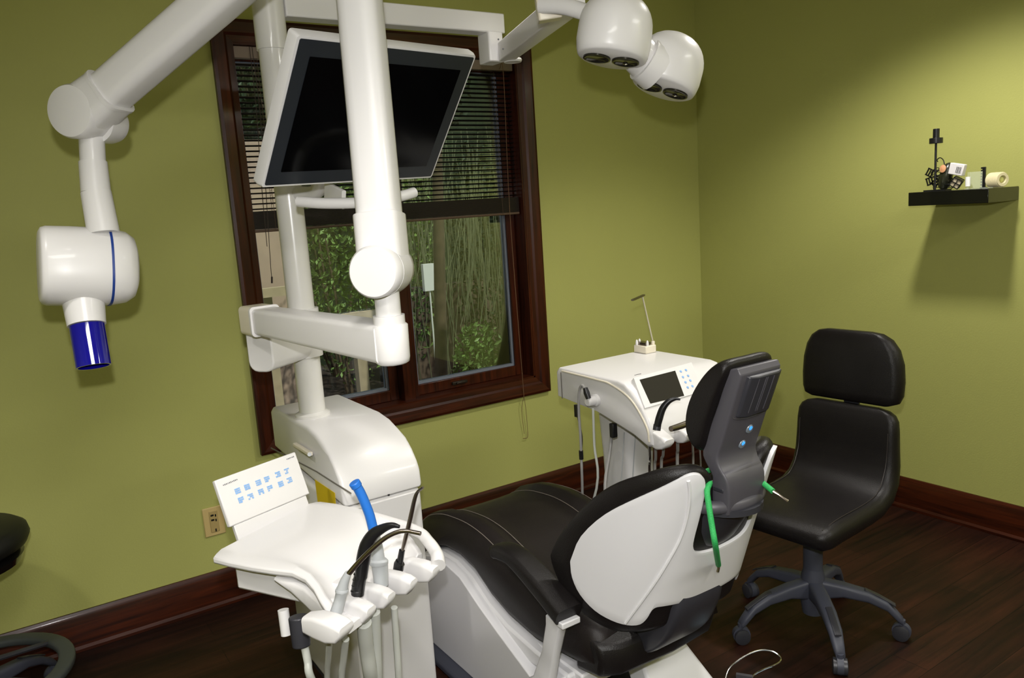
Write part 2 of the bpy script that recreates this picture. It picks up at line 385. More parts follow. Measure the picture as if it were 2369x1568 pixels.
for (dy, dz, an) in ((.056, .078, .5), (.056, .042, -.3), (.030, .035, .9)):
    s1 = MB(); c = cf+Vector((-.006, dy, dz)); R = Matrix.Rotation(an, 3, 'X')
    for i in range(3): s1.box(c+R @ Vector((0, -.011+i*.011, 0)), (.006, .004, .026), R)
    s1.box(c+R @ Vector((0, 0, .014)), (.006, .028, .0045), R).box(c-R @ Vector((0, 0, .014)), (.006, .028, .0045), R)
    s1.build('clip', BLACKP, t)
cl = SP(2213, 430, -.175); cl.z = ST
s1 = MB(); R = Matrix.Rotation(.6, 3, 'X') @ Matrix.Rotation(.3, 3, 'Z'); hs = .0175; cc = cl+Vector((0, 0, .030))
for i in (-1, 0, 1):
    for j in (-1, 0, 1):
        for ax in range(3):
            if abs(i)+abs(j) == 0: continue
            sz = [.003, .003, .003]; sz[ax] = 2*hs+.003; pos = [0, 0, 0]; oth = [k for k in range(3) if k != ax]; pos[oth[0]] = i*hs; pos[oth[1]] = j*hs
            s1.box(cc+R @ Vector(pos), sz, R)
t = thing('lattice_cube', cl, 'small black lattice cube with cream sides under the barcode box', 'ornament')
s1.build('lattice', BLACKP, t)
MB().box(cc, (.031, .031, .031), R).build('cream_core', mat('cream_fill', (190, 176, 150), .6), t)
R = Matrix.Rotation(.22, 3, 'X')
cb = cc+Vector((0, -.002, .053))
t = thing('pill_carton', cb, 'small white carton with a printed barcode resting on the lattice cube', 'box')
MB().box(cb, (.026, .058, .046), R).build('carton', mat('white_card', (228, 224, 226), .5), t, bevel=.003)
s1 = MB()
for i, wd in enumerate((1, .5, 1.2, .5, .8, 1, .5)):
    s1.box(cb+R @ Vector((-.0134, -.002-i*.0032, -.002)), (.0006, .0018*wd, .026), R)
s1.build('barcode', BLACKP, t)
CLR = bpy.data.materials.new('clear_acrylic'); CLR.use_nodes = True
_n = CLR.node_tree; _b = _n.nodes['Principled BSDF']; _b.inputs['Base Color'].default_value = s2l((225, 235, 215)); _b.inputs['Roughness'].default_value = .08; _b.inputs['Alpha'].default_value = .22
cg = SP(2257, 426, -.185); 
tg = thing('glass_holder', (cg.x, cg.y, ST), 'clear upright glass slide on a small clear base on the shelf', 'slide holder')
MB().box((cg.x, cg.y, ST+.004+.032), (.003, .050, .064)).build('slide', CLR, tg); MB().box((cg.x, cg.y-.012, ST+.002), (.05, .085, .004)).build('base_plate', CLR, tg)
cv = SP(2239, 430, -.215); cv.z = ST
t = thing('sample_vial', cv, 'slim vial with a white label standing beside the glass slide', 'vial')
MB().lathe([(.007, 0), (.007, .012)], cv, n=14).build('vial_base', CLR, t); MB().lathe([(.0092, .012), (.0092, .050)], cv, n=16).build('label_sleeve', mat('white_label', (240, 240, 240), .5), t); MB().lathe([(.002, .050), (.002, .068)], cv, n=10).build('vial_tip', CLR, t)
cq = SP(2276, 424, -.12); cq.z = ST
t = thing('bristle_brush', cq, 'short black upright comb standing behind the glass slide', 'comb')
MB().box(cq+Vector((0, 0, .045)), (.008, .012, .080)).box(cq+Vector((0, 0, .0025)), (.018, .022, .005)).build('spine', BLACKP, t, bevel=.001)
s1 = MB()
for i in range(7): s1.box(cq+Vector((0, .008, .014+i*.0112)), (.006, .007, .0065))
s1.build('teeth', BLACKP, t)
cr = SP(2306, 418, -.115); cr.z = ST+.0305
t = thing('dental_model', (cr.x, cr.y, ST), 'ribbed cream cylindrical model lying at the right end of the shelf', 'model')
CRM = mat('cream_plaster', (216, 206, 168), .55)
prof = [(.016, 0)]
for i in range(8): prof += [(.0265, i*.0075), (.030, i*.0075+.003), (.0265, i*.0075+.0058)]
prof += [(.0265, .061), (.016, .061), (.0135, .050), (.001, .050)]
MB().lathe(prof, cr+Vector((.01, .026, 0)), (-.45, -1, 0), n=28).build('ribbed_body', CRM, t)
MB().lathe([(.0128, .0502), (.009, .056), (.0005, .058)], cr+Vector((.01, .026, 0)), (-.45, -1, 0), n=16).build('centre_plug', mat('pale_yellow', (200, 200, 120), .5), t)

# ------------------------------------------------------------------ treatment cabinet (cuspidor-side box) with column
cab = thing('supply_cabinet', (-2.675, -.95, 0), 'tall white rounded cabinet carrying the white column beside the dental chair', 'cabinet')
XLc, XRc = -2.795, -2.55
prof = [(-.64, .80), (-.64, .93), (-.66, .943), (-1.00, .943), (-1.07, .934), (-1.13, .917), (-1.18, .893), (-1.215, .866), (-1.24, .838), (-1.254, .806), (-1.258, .772), (-1.258, .762)]
low = [(-.64, .762), (-.64, .80)]
def rounded_sides(poly, x0, x1, mbo, r=.02, n=3):
    # loft the side profile across x with rounded long edges
    cy = sum(p[0] for p in poly)/len(poly); cz = sum(p[1] for p in poly)/len(poly); secs = []
    for k in range(n+1):
        a = math.pi/2*(k/n); secs.append((x0+r*(1-math.sin(a)), r*(1-math.cos(a))))
    secs = [(x0+r*(1-math.cos(math.pi/2*k/n)), r*(1-math.sin(math.pi/2*k/n))) for k in range(n+1)]
    full = secs+[(x1-(x-x0), i) for x, i in secs[::-1]]
    for x, ins in full: pass
    ss = []
    for x, ins in full:
        ss.append([Vector((x, cy+(y-cy)*(1-ins/max(abs(y-cy), .05)*(1 if abs(y-cy) > .05 else 0)), cz+(z-cz)*(1-ins/max(abs(z-cz), .04)*(1 if abs(z-cz) > .04 else 0)))) for y, z in poly])
    mbo.loft(ss)
lid = MB(); rounded_sides(prof, XLc, XRc, lid, .012)
lid.build('lid', WHITE, cab, bevel=.004)
bd = MB(); rounded_sides([(-.645, .06), (-.645, .76), (-1.256, .76), (-1.256, .06)], XLc+.002, XRc-.002, bd, .02, 4)
bd.build('body', WHITE, cab, bevel=.01)
MB().bx(XLc+.03, XRc-.03, -1.22, -.68, 0, .06).build('plinth', GREYD, cab)
MB().box((-2.66, -1.2592, .7645), (.006, .002, .004)).build('lid_latch', BLACKP, cab)
# side door seam, handle and yellow label on the left face
s1 = MB()
for a, c in (((627, 1036), (732, 1090)), ((732, 1090), (812, 1141))):
    s1.beam(P(*a, x=XLc-.0005), P(*c, x=XLc-.0005), .004, .003, .0005, up=(1, 0, 0))
s1.build('panel_seam', SEAM, cab)
ctr = P(700, 1040, x=XLc-.012)
MB().beam(P(683, 1028, x=XLc-.012), P(718, 1050, x=XLc-.012), .014, .012, .003).build('handle', CREAM, cab)
MB().cyl(P(716, 1051, x=XLc-.018), P(716, 1051, x=XLc+.004), .006, n=16).build('handle_pin', GREYH, cab)
q = [P(729, 1109, x=XLc-.0015), P(775, 1140, x=XLc-.0015), P(778, 1180, x=XLc-.0015), P(738, 1180, x=XLc-.0015)]
MB().prism(q, (-.001, 0, 0)).build('label_sticker', YELLOW, cab)
CX, CY, CRAD = -2.727, -.875, .041
MB().lathe([(.055, .943), (.055, .951), (.046, .956), (CRAD, .958), (CRAD, 2.07)], (CX, CY, 0)).build('column', WHITE2, cab, smooth=50)
MB().lathe([(.046, 2.055), (.046, CEIL-.002)], (CX, CY, 0)).build('column_sleeve', WHITE2, cab, smooth=50)

# ------------------------------------------------------------------ operating light on a horizontal bar
ol = thing('operating_light', (CX, CY, 2.16), 'white twin-head operating lamp on a jointed arm hanging at the top right', 'lamp')
by = CY
bz = P(1157, 36, y=by).z; bz0 = P(1157, 80, y=by).z; bx = P(1157, 58, y=by).x
MB().bx(CX+.042, bx, by-.03, by+.03, bz0-.002, bz).build('horizontal_bar', WHITE, ol, bevel=.004)
jt = P(1142, 110, y=by)
MB().beam((bx-.045, by, bz0), (bx-.045, by, P(1140, 147, y=by).z), .06, .075, .008, up=(0, 1, 0)).build('elbow_block', WHITE, ol, bevel=.004)
a0 = P(1168, 122, y=by-.03); a1 = P(1330, -6, d=2.02)
def skewbeam(p0, p1, w, h): return MB().beam(p0, p1, w, h, .004)
skewbeam(a0, a1, .055, .062).build('spring_arm', WHITE, ol)
for px, py in ((1153, 91), (1164, 113)): MB().lathe([(.003, 0), (.002, .002)], P(px, py, d=2.52), -ray(px, py), n=10).build('screw', GREYD, ol)
c0 = P(1186, 140, y=by-.045); MB().lathe([(.001, -.006), (.03, -.006), (.033, 0), (.03, .006), (.001, .006)], c0, (0, 0, 1), n=20).build('joint_cap', WHITE, ol)
# end bracket and curved yoke arm
e0 = P(1268, 22, d=2.0); 
MB().beam(P(1262, -25, d=1.98), P(1272, 48, d=2.0), .075, .06, .006, up=(.83, -.55, 0)).build('end_block', CREAM, ol, bevel=.003)
L1 = P(1418, 82, d=1.9); L2 = P(1545, 168, d=2.02)
yk = [P(1250, 12, d=1.96), P(1300, 14, d=1.93), P(1350, 27, d=1.9), P(1390, 42, d=1.87), P(1410, 52, d=1.88)]
MB().tube(yk, [.016, .016, .016, .018, .022], n=16, flat=1.25).build('yoke_arm', WHITE, ol)
def lamp_head(c, axis, R, drop, flip=1):
    # egg-shaped dome open downward along axis
    ax = Vector(axis).normalized()
    prof = [(.001, R*.98)]
    for k in range(1, 10):
        a = math.pi/2*(k/9); prof.append((R*math.sin(a)**.8, R*.98*math.cos(a)))
    prof += [(R*1.01, -drop*.5), (R*.97, -drop*.85), (R*.93, -drop), (R*.86, -drop*1.06), (.001, -drop*1.06)]
    h = MB().lathe(prof, c, ax, n=40, sx=1.12).build('lamp_head', WHITE, ol, smooth=50)
    u = (CR-ax*CR.dot(ax)).normalized(); v_ = ax.cross(u)
    for sg, nm in ((.42, 1), (-.42, 0)):
        fc = c-ax*(drop*1.06)+u*(sg*R)
        MB().lathe([(R*.40, 0), (R*.40, -.004), (R*.36, -.0045), (R*.3, -.001), (.001, -.001)], fc, ax, n=28).build('reflector', mat('dark_reflector', (52, 50, 42), .18, metal=.6), h)
        if nm: MB().lathe([(.006, -.003), (.006, -.007), (.001, -.009)], fc, ax, n=12).build('bulb', CHROME, h)
    return h
up1 = (CU*.97+CR*.13-CF*.06)
lamp_head(P(1424, 66, d=1.9), up1, .084, .070)
up2 = (CU*.93+CR*.27-CF*.02)
lamp_head(P(1549, 152, d=2.02), up2, .082, .060)
MB().tube([P(1455, 105, d=1.95), P(1480, 128, d=1.97), P(1500, 146, d=1.99)], [.046, .048, .050], n=20).build('link_collar', WHITE, ol)
MB().tube([P(1490, 137, d=1.975), P(1520, 158, d=1.99)], [.056, .060], n=20, smooth=0).build('link_sleeve', WHITE, ol)

# ------------------------------------------------------------------ monitor
mc = Vector((-2.726, -1.542, 1.777)); 
sc_ = 1.10
mc = CAM+(mc-CAM)*sc_; Wm, Hm = .52*sc_, .341*sc_
Rm = Matrix.Rotation(.287, 3, 'Z') @ Matrix.Rotation(-.028, 3, 'Y') @ Matrix.Rotation(.613, 3, 'X')
mo = thing('monitor', mc, 'flat screen monitor with white case tilted down in front of the window', 'monitor')
def ML(x, y, z): return mc+Rm @ Vector((x, y, z))
s1 = MB(); secs = []
for y, sx, sz in ((0, 1, 1), (.012, 1.012, 1.015), (.03, 1.012, 1.015), (.052, .86, .80), (.06, .8, .72)):
    secs.append([ML(a*sx, y, c*sz) for a, c in rrect(Wm, Hm, .008, 3)])
s1.loft(secs).build('case', WHITE, mo, smooth=30)
MB().prism([ML(a, -.001, c) for a, c in rrect(Wm-.014, Hm-.012, .004, 2)], Rm @ Vector((0, -.0015, 0))).build('bezel', BEZEL, mo)
MB().prism([ML(a, -.0026, c-.001) for a, c in rrect(Wm-.085, Hm-.085, .001, 1)], Rm @ Vector((0, -.001, 0))).build('screen', SCREEN, mo)
# bracket to the column and curved handle bar
MB().beam(ML(0.0, .055, -.08), ML(-.02, .15, -.20), .10, .03, .01, up=(0, 0, 1)).build('tilt_bracket', WHITE, mo)
MB().beam(P(755, 440, d=2.12), P(795, 462, d=2.05), .012, .05, .004).build('hinge_arm', WHITE, mo)
MB().tube([(CX, CY, 1.64), (CX+.05, CY-.12, 1.64), ML(-.02, .13, -.16)], .022, n=14).build('mount_arm', WHITE, mo)
MB().tube([P(690, 466, d=1.98), P(740, 470, d=1.96), P(800, 470, d=1.95), P(870, 466, d=1.96), P(930, 453, d=2.0), P(958, 445, d=2.03)], .0135, n=14).build('handle_bar', WHITE, mo)

# ------------------------------------------------------------------ x-ray unit
xr_ = thing('xray_unit', (CX, CY, 1.25), 'white wall-side dental x-ray unit with folding arm and blue-tipped tube head', 'x-ray unit')
pv = Vector((-2.885, -1.06, 0))
zt, zb = 1.30, 1.225
endp = Vector((-2.822, -1.70, 0)); 
dirv = (endp-pv).normalized()
p0 = P(592, 738, d=2.2); p1 = P(905, 792, d=1.68)
# pivot block hugging the column
s1 = MB(); bt = P(640, 868, d=2.2).z
s1.beam((CX, CY, bt+.08), (p0.x+.005, p0.y+.02, bt+.08), .085, .155, .03); 
s1.build('pivot_block', WHITE, xr_, bevel=.004)
MB().lathe([(.052, bt+.005), (.052, bt+.155)], (CX, CY, 0)).build('pivot_sleeve', WHITE, xr_, smooth=50)
# horizontal arm
dd = (p1-p0); dd.z = 0; dd.normalize()
az = (p0.z+p1.z)/2
A0 = Vector((p0.x, p0.y, p0.z)); A1 = Vector((p1.x, p1.y, p1.z))
MB().beam(A0-dd*.015, A0+dd*.055, .082, .080, .012).build('arm_end_cap', CREAM, xr_)
MB().beam(A0+dd*.056, A0+dd*.066, .086, .083, .012).build('arm_ring', WHITE, xr_)
MB().beam(A0+dd*.066, A1, .075, .072, .012, w1=.082, h1=.084).build('horizontal_arm', WHITE, xr_)
# socket at the arm's end
vx, vy = A1.x+.0, A1.y+.0
zb_, zt_ = P(905, 838, d=1.68).z, P(905, 748, d=1.68).z
MB().lathe([(.030, zb_-.004), (.036, zb_), (.038, zb_+.01), (.039, zt_-.003), (.036, zt_)], (vx, vy, 0)).build('socket', WHITE, xr_, smooth=50)
zc2 = P(890, 728, d=1.68).z
MB().lathe([(.034, zt_), (.034, zc2)], (vx, vy, 0)).build('socket_collar', WHITE, xr_)
K = P(876, 624, d=1.66)
MB().lathe([(.027, zc2), (.027, K.z-.03)], (vx, vy, 0)).build('post', WHITE, xr_)
# knuckle: vertical arm swelling into a round hub with a disc towards the camera
pn = Vector((-.72, -.69, 0)).normalized()        # normal of the folding plane
hub = Vector((vx, vy, K.z))
ps = Vector((pn.y, -pn.x, 0))
MB().lathe([(.046, -.048), (.052, -.042), (.055, -.02), (.055, .03)], hub, pn, n=40).build('knuckle', WHITE, xr_)
MB().lathe([(.0545, .031), (.0545, .060), (.050, .066), (.001, .068)], hub+pn*.0+Vector((0, 0, 0)), pn, n=40).build('knuckle_disc', WHITE, xr_)
zl = P(880, 495, d=1.68).z
top = P(808, -248, d=1.70); 
xt, yt = (vx+P(830, 0, d=1.68).x)/2, (vy+P(830, 0, d=1.68).y)/2
va0 = Vector((vx, vy, hub.z)); va1 = Vector((P(832, 0, d=1.66).x, P(832, 0, d=1.66).y, P(832, 0, d=1.66).z)); vd = (va1-va0).normalized()
va2 = va0+vd*((top.z-va0.z)/vd.z)
zl_t = (zl-va0.z)/vd.z
MB().beam(va0, va0+vd*zl_t, .098, .102, .03, up=pn).build('lower_sleeve', WHITE, xr_, bevel=.003)
MB().beam(va0+vd*zl_t, va2, .088, .092, .03, up=pn).build('upright_arm', WHITE, xr_)
MB().lathe([(.055, -.05), (.062, -.04), (.062, .04), (.055, .05), (.001, .052)], va2, pn, n=36).build('top_knuckle', WHITE, xr_)
el = P(198, 262, d=1.86)
MB().beam(va2, el+(va2-el).normalized()*.085, .088, .096, .026, up=pn).build('forearm', WHITE, xr_)
fd = (va2-el).normalized()
MB().beam(el+fd*.085, el+pn*.004, .104, .108, .03, up=pn, w1=.120, h1=.104).build('forearm_cap', WHITE, xr_)
MB().beam(el+fd*.080, el+fd*.088, .108, .112, .032, up=pn).build('forearm_ring', WHITE, xr_)
MB().lathe([(.050, -.048), (.058, -.040), (.061, -.01), (.062, .044), (.058, .053), (.045, .056), (.001, .057)], el, pn, n=44).build('wrist_knuckle', WHITE, xr_)
wb = el-pn*.045+CR*.012-CU*.018
MB().lathe([(.036, -.035), (.046, -.03), (.050, -.015), (.050, .03)], wb, pn, n=36).build('wrist_ball', WHITE, xr_)
q0 = P(211, 300, d=1.88); q1 = P(215, 375, d=1.88); q2 = P(222, 445, d=1.88); q3 = P(240, 540, d=1.88)
MB().cyl(q0, q1, .0285).build('stem', WHITE, xr_); MB().cyl(q1, q2, .0315, .033).build('stem_sleeve', WHITE, xr_); MB().cyl(q2, q3, .034, .036).build('stem_cuff', WHITE, xr_)
# tube head: rounded drum lying sideways, flat face to the left
hc = P(205, 617, d=1.9)
hx = (CR*.82+CF*.57+CU*.03).normalized()
hu = (CU*.985-CR*.10).normalized(); hu = (hu-hx*hu.dot(hx)).normalized(); hv = hx.cross(hu)
secs = []
HPROF = [(-.104, .074, .082), (-.100, .082, .090), (-.09, .086, .0935), (-.04, .088, .095), (.0, .089, .095), (.05, .088, .093), (.08, .083, .087), (.098, .068, .074), (.106, .045, .052)]
for a, rv, ru in HPROF:
    secs.append([hc+hx*a+hv*(p[0])+hu*(p[1]) for p in [(rv*math.copysign(abs(math.cos(t_))**.82, math.cos(t_)), ru*math.copysign(abs(math.sin(t_))**.82, math.sin(t_))) for t_ in [2*math.pi*k/48 for k in range(48)]]])
MB().loft(secs).build('tube_head', WHITE, xr_, smooth=50)
secs = []
for a in (.040, .0455):
    rv, ru = .0890, .0950
    secs.append([hc+hx*a+hv*p[0]+hu*p[1] for p in [(rv*math.copysign(abs(math.cos(t_))**.82, math.cos(t_)), ru*math.copysign(abs(math.sin(t_))**.82, math.sin(t_))) for t_ in [2*math.pi*k/48 for k in range(48)]]])
MB().loft(secs).build('blue_stripe', BLUELINE, xr_, label='thin blue ring around the tube head')
n0 = P(192, 690, d=1.88); n1 = P(201, 752, d=1.87); n2 = P(217, 848, d=1.86)
MB().lathe([(.050, -.02), (.046, .01), (.042, (n1-n0).length)], n0, n1-n0, n=32).build('neck', WHITE, xr_)
MB().lathe([(.0385, 0), (.0385, (n2-n1).length), (.034, (n2-n1).length), (.034, .004)], n1, n2-n1, n=32).build('cone', BLUELENS, xr_, label='dark blue transparent cone')

# ------------------------------------------------------------------ assistant tray in the foreground
TZ = .82
T0 = Vector((-3.19, -1.47, TZ)); E1 = Vector((.883, .469, 0)); E2 = Vector((.469, -.883, 0))
def TL(a, c, z): return Vector((T0.x, T0.y, 0))+E1*a+E2*c+Vector((0, 0, z))
tr = thing('assistant_tray', TL(.18, .2, TZ), 'white instrument tray with finger rests in the foreground beside the cabinet', 'tray')
ST_ = [(-.012, .02, .34, 0, 0), (0, .0, .36, 0, 0), (.05, -.002, .362, 0, 0), (.12, .0, .356, 0, 0), (.18, .006, .35, .0, .002), (.225, .016, .343, .002, .016), (.265, .012, .334, .008, .034), (.30, -.002, .322, .018, .048), (.335, -.022, .305, .030, .056), (.37, -.040, .282, .040, .060), (.385, -.046, .270, .044, .062)]
secs = []
for c, L, Rr, dl, dm in ST_:
    n = 18; topv = []; wv = Rr-L
    for k in range(n+1):
        u = k/n; e = min(u, 1-u)*wv
        rim = 1-min(1, max(0, (e-.012)/.035)); rim = rim*rim*(3-2*rim)
        edge = 0 if e > .006 else .006*(1-(e/.006))
        # sunken working area, raised rounded rim
        z = TZ-(dl*rim+dm*(1-rim)) - edge
        topv.append(TL(L+wv*u, c, z))
    bot = [TL(L+wv*u, c, TZ-dl-.030+(.012 if (u < .001 or u > .999) else 0)) for u in [k/n for k in range(n, -1, -1)]]
    secs.append(topv+bot)
MB().loft(secs).build('tray_top', WHITE, tr, bevel=.003, smooth=50)
# body under the tray
MB().prism([TL(.03, .03, TZ-.028), TL(.33, .03, TZ-.028), TL(.30, .30, TZ-.045), TL(.06, .31, TZ-.045)], (0, 0, -.062)).build('tray_body', WHITE, tr, bevel=.006)
# side skirt sweeping down to the front left
ss = []
for c, a, zt2, zl_ in ((.17, .012, -.030, -.040), (.21, .016, -.034, -.066), (.25, .014, -.038, -.088), (.29, .002, -.046, -.100), (.33, -.016, -.052, -.104), (.365, -.034, -.058, -.100), (.40, -.046, -.064, -.090), (.42, -.048, -.064, -.080)):
    zz = (zt2+zl_)/2; hh = zt2-zl_
    ss.append([TL(a+.028+q, c, TZ+zz+r_) for q, r_ in rrect(.05, hh, .012, 3)])
MB().loft(ss).build('side_skirt', WHITE, tr, smooth=60)
MB().tube([TL(.345, .16, TZ-.014), P(958, 1226, z=.80), P(990, 1252, z=.795), P(1010, 1282, z=.785), P(1014, 1308, z=.775)], [.012, .014, .014, .015, .017], n=12).build('right_rim', WHITE, tr, smooth=60)
# fingers
tips = [(818, 1436, .04), (870, 1399, .033), (915, 1368, .031), (966, 1337, .031), (1018, 1308, .034)]
for i, (px, py, wd) in enumerate(tips):
    tp = P(px, py, z=.772); base = tp-E2*.100; wd *= .92 if i else 1.1
    s1 = MB(); secs = []
    for s_, w_, zt1, zb1 in ((0, wd*.8, .006, -.030), (.03, wd*.95, .013, -.034), (.06, wd*1.05, .012, -.036), (.086, wd*1.05, .009, -.030), (.100, wd*.98, .003, -.012)):
        c = base+E2*s_ - E1*(wd*.5); secs.append([c+E1*a+Vector((0, 0, (zt1+zb1)/2+q)) for a, q in rrect(w_, zt1-zb1, .008, 3)])
    s1.loft(secs).build('finger_rest', WHITE, tr, smooth=50)
# keypad
kc = [Vector(p) for p in ([-3.131, -1.3, .938], [-2.898, -1.211, .938], [-2.883, -1.25, .825], [-3.117, -1.339, .825])]
ku = (kc[1]-kc[0]).normalized(); kd = (kc[3]-kc[0]).normalized(); kn = ku.cross(kd); kn = kn if kn.dot(CAM-kc[0]) > 0 else -kn
kp = MB().prism([kc[0], kc[1], kc[2], kc[3]], -kn*.014).build('keypad', WHITE, tr, bevel=.003)
MB().prism([kc[3]+ku*.012-kn*.002, kc[2]-ku*.012-kn*.002, kc[2]-ku*.012-kn*.002+kd*.035, kc[3]+ku*.012-kn*.002+kd*.06], -kn*.012).build('keypad_support', WHITE, tr, bevel=.002)
def KP(px, py): return P(px, py, pl=(kc[0]+kn*.0006, kn))
random.seed(9); s1 = MB()
icons = [((558, 1137), (573, 1128)), ]
for px, py in ((550, 1135), (572, 1126), (598, 1116), (618, 1108), (643, 1097), (664, 1089), (558, 1156), (580, 1148), (604, 1137), (625, 1129), (650, 1119), (670, 1110)):
    c = KP(px, py)
    for i in range(3):
        for j in range(3):
            if random.random() < .78 or j == 0:
                s1.box(c+ku*((i-1)*.0054)+kd*((j-1)*.0050), (.0048, .0036 if random.random() < .5 else .0045, .0006), Matrix((ku, kd, kn)).transposed())
s1.build('keypad_symbols', ICON, kp)
s1 = MB()
for (a, c, n) in (((517, 1122), (548, 1109), 10), ((664, 1062), (679, 1056), 6)):
    A, B_ = KP(*a), KP(*c)
    s1 = MB()
    for k in range(n): s1.box(A.lerp(B_, k/(n-1)), (.0022, .0034 if k % 3 else .0024, .0005), Matrix((ku, kd, kn)).transposed())
    s1.build('keypad_print', INK, kp)

# arm from tray to cabinet, and grey handle underneath
MB().tube([TL(.27, .10, .735), Vector((-2.86, -1.29, .70)), Vector((-2.80, -1.22, .69))], .026, n=14).build('support_arm', WHITE, tr)
g0 = P(690, 1425, d=1.66); MB().cyl(g0, P(698, 1495, d=1.66), .021, .019).build('hose_outlet', GREYD, tr, bevel=.003)
MB().cyl(P(655, 1410, d=1.72), P(663, 1468, d=1.72), .012, .012).build('peg', WHITE, tr)

# instruments resting in the tray, each with its hose
def fl_tube(nm, pts, r, m, par, **k): return MB().tube(pts, r, **k).build(nm, m, par)
HB = 1.62
HN = [0]
def hang(px0, py0, px1, d0=1.60, d1=1.72, bow=0, end=None):
    HN[0] += 1
    a = P(px0, py0, d=d0); c = P((px0+px1)/2+bow, (py0+1568)/2, d=(d0+d1)/2); e = P(px1, 1575, d=d1)
    return [a, c, e, Vector((e.x+.02, e.y+.08, e.z-.18)), Vector((-2.80+HN[0]*.035, -1.285, .16))]
t = thing('air_syringe', P(785, 1405, z=.78), 'bent metal syringe with grey grip, leftmost instrument in the foreground tray', 'dental instrument')
MB().tube([P(778, 1415, d=1.575), P(787, 1385, d=1.57), P(792, 1362, d=1.56)], [.0125, .0115, .0125], n=16).build('grip_base', GREYH, t)
MB().tube([P(790, 1368, d=1.56), P(797, 1345, d=1.555), P(806, 1325, d=1.55)], [.012, .0095, .007], n=16).build('grip', GREYH, t)
MB().lathe([(.013, -.003), (.0135, 0), (.013, .003)], P(791, 1366, d=1.56), CU, n=18).build('grip_ring', GREYH, t)
MB().tube([P(806, 1328, d=1.55), P(830, 1300, d=1.545), P(860, 1270, d=1.535), P(890, 1245, d=1.53), P(918, 1231, d=1.525), P(940, 1228, d=1.52), P(958, 1231, d=1.515), P(973, 1234, d=1.51)], [.0055, .0052, .005, .0047, .0045, .0042, .004, .0042], n=12).build('tube_tip', STEEL, t)
MB().tube(hang(762, 1478, 757, 1.58), .0065, n=10).build('hose', HOSE, t)
t = thing('black_handpiece', P(828, 1370, z=.78), 'black curved handpiece with ribbed base, second instrument in the foreground tray', 'dental instrument')
MB().tube([P(827, 1374, d=1.62), P(830, 1350, d=1.615), P(835, 1328, d=1.61)], [.0135, .0138, .0135], n=18).build('ribbed_base', BLACKP, t)
s1 = MB()
for k in range(4):
    c = P(827+k*2.2, 1366-k*13, d=1.618-k*.002); s1.lathe([(.0135, -.002), (.0145, 0), (.0135, .002)], c, CU, n=18)
s1.build('ribs', BLACKP, t)
MB().tube([P(835, 1335, d=1.61), P(840, 1295, d=1.6), P(848, 1262, d=1.59), P(864, 1236, d=1.58), P(888, 1221, d=1.57), P(908, 1215, d=1.56), P(924, 1218, d=1.555)], [.013, .0145, .0145, .0125, .009, .006, .0035], n=16).build('body', BLACKP, t)
MB().tube(hang(800, 1478, 790, 1.62), .0075, n=10).build('hose', HOSE, t)
t = thing('suction_wand', P(880, 1345, z=.78), 'grey suction handpiece with bright blue curved tip in the foreground tray', 'suction tube')
MB().tube([P(882, 1352, d=1.68), P(880, 1325, d=1.675), P(877, 1298, d=1.67)], [.0155, .0165, .0185], n=18).build('grip', GREYH, t)
MB().lathe([(.0185, -.006), (.0205, -.002), (.0205, .003), (.017, .007)], P(876, 1300, d=1.67), CU, n=20).build('grip_ring', GREYH, t)
MB().tube([P(875, 1300, d=1.67), P(871, 1265, d=1.665), P(863, 1225, d=1.66)], [.015, .0135, .0105], n=18).build('nozzle', GREYH, t)
MB().tube([P(865, 1232, d=1.66), P(856, 1195, d=1.655), P(845, 1165, d=1.65), P(833, 1138, d=1.645), P(822, 1120, d=1.64)], .0105, n=16).build('blue_tip', BLUE, t, label='bright blue plastic tip')
MB().tube([P(826, 1126, d=1.642), P(819, 1115, d=1.638)], .0122, n=16, smooth=0).build('tip_cap', BLUE, t, bevel=.002)
MB().tube(hang(866, 1415, 872, 1.66, 1.76), .0125, n=12).build('hose', HOSE, t)
t = thing('water_syringe', P(922, 1310, z=.78), 'thin straight metal syringe with black collar, rightmost instrument in the foreground tray', 'dental instrument')
MB().tube([P(921, 1318, d=1.74), P(923, 1304, d=1.737), P(926, 1300, d=1.736)], .0115, n=16, smooth=0).build('collar', BLACKP, t)
MB().tube([P(924, 1306, d=1.737), P(930, 1272, d=1.73)], [.0075, .0065], n=14, smooth=0).build('grip', BLACKP, t)
MB().tube([P(930, 1276, d=1.73), P(938, 1245, d=1.725), P(950, 1195, d=1.715), P(959, 1155, d=1.705), P(966, 1138, d=1.70), P(979, 1127, d=1.69)], [.0035, .005, .005, .0045, .0035, .003], n=12).build('metal_tip', STEEL, t)
MB().tube(hang(912, 1405, 922, 1.72, 1.8), .0075, n=10).build('hose', HOSE, t)
tag(MB().tube([P(704, 1492, d=1.66), P(712, 1530, d=1.66), P(722, 1575, d=1.67), Vector((-2.99, -1.60, .36)), Vector((-2.84, -1.29, .10))], .0085, n=12).build('supply_hose', HOSE), 'pale hose hanging from the dark grey outlet under the foreground tray', 'hose')
tag(MB().tube([P(842, 1440, d=1.63), P(848, 1500, d=1.68), P(858, 1575, d=1.76), Vector((-2.84, -1.42, .30)), Vector((-2.64, -1.29, .07))], .016, n=14).build('suction_hose', HOSE), 'thick pale suction hose hanging under the second finger rest of the foreground tray', 'hose')

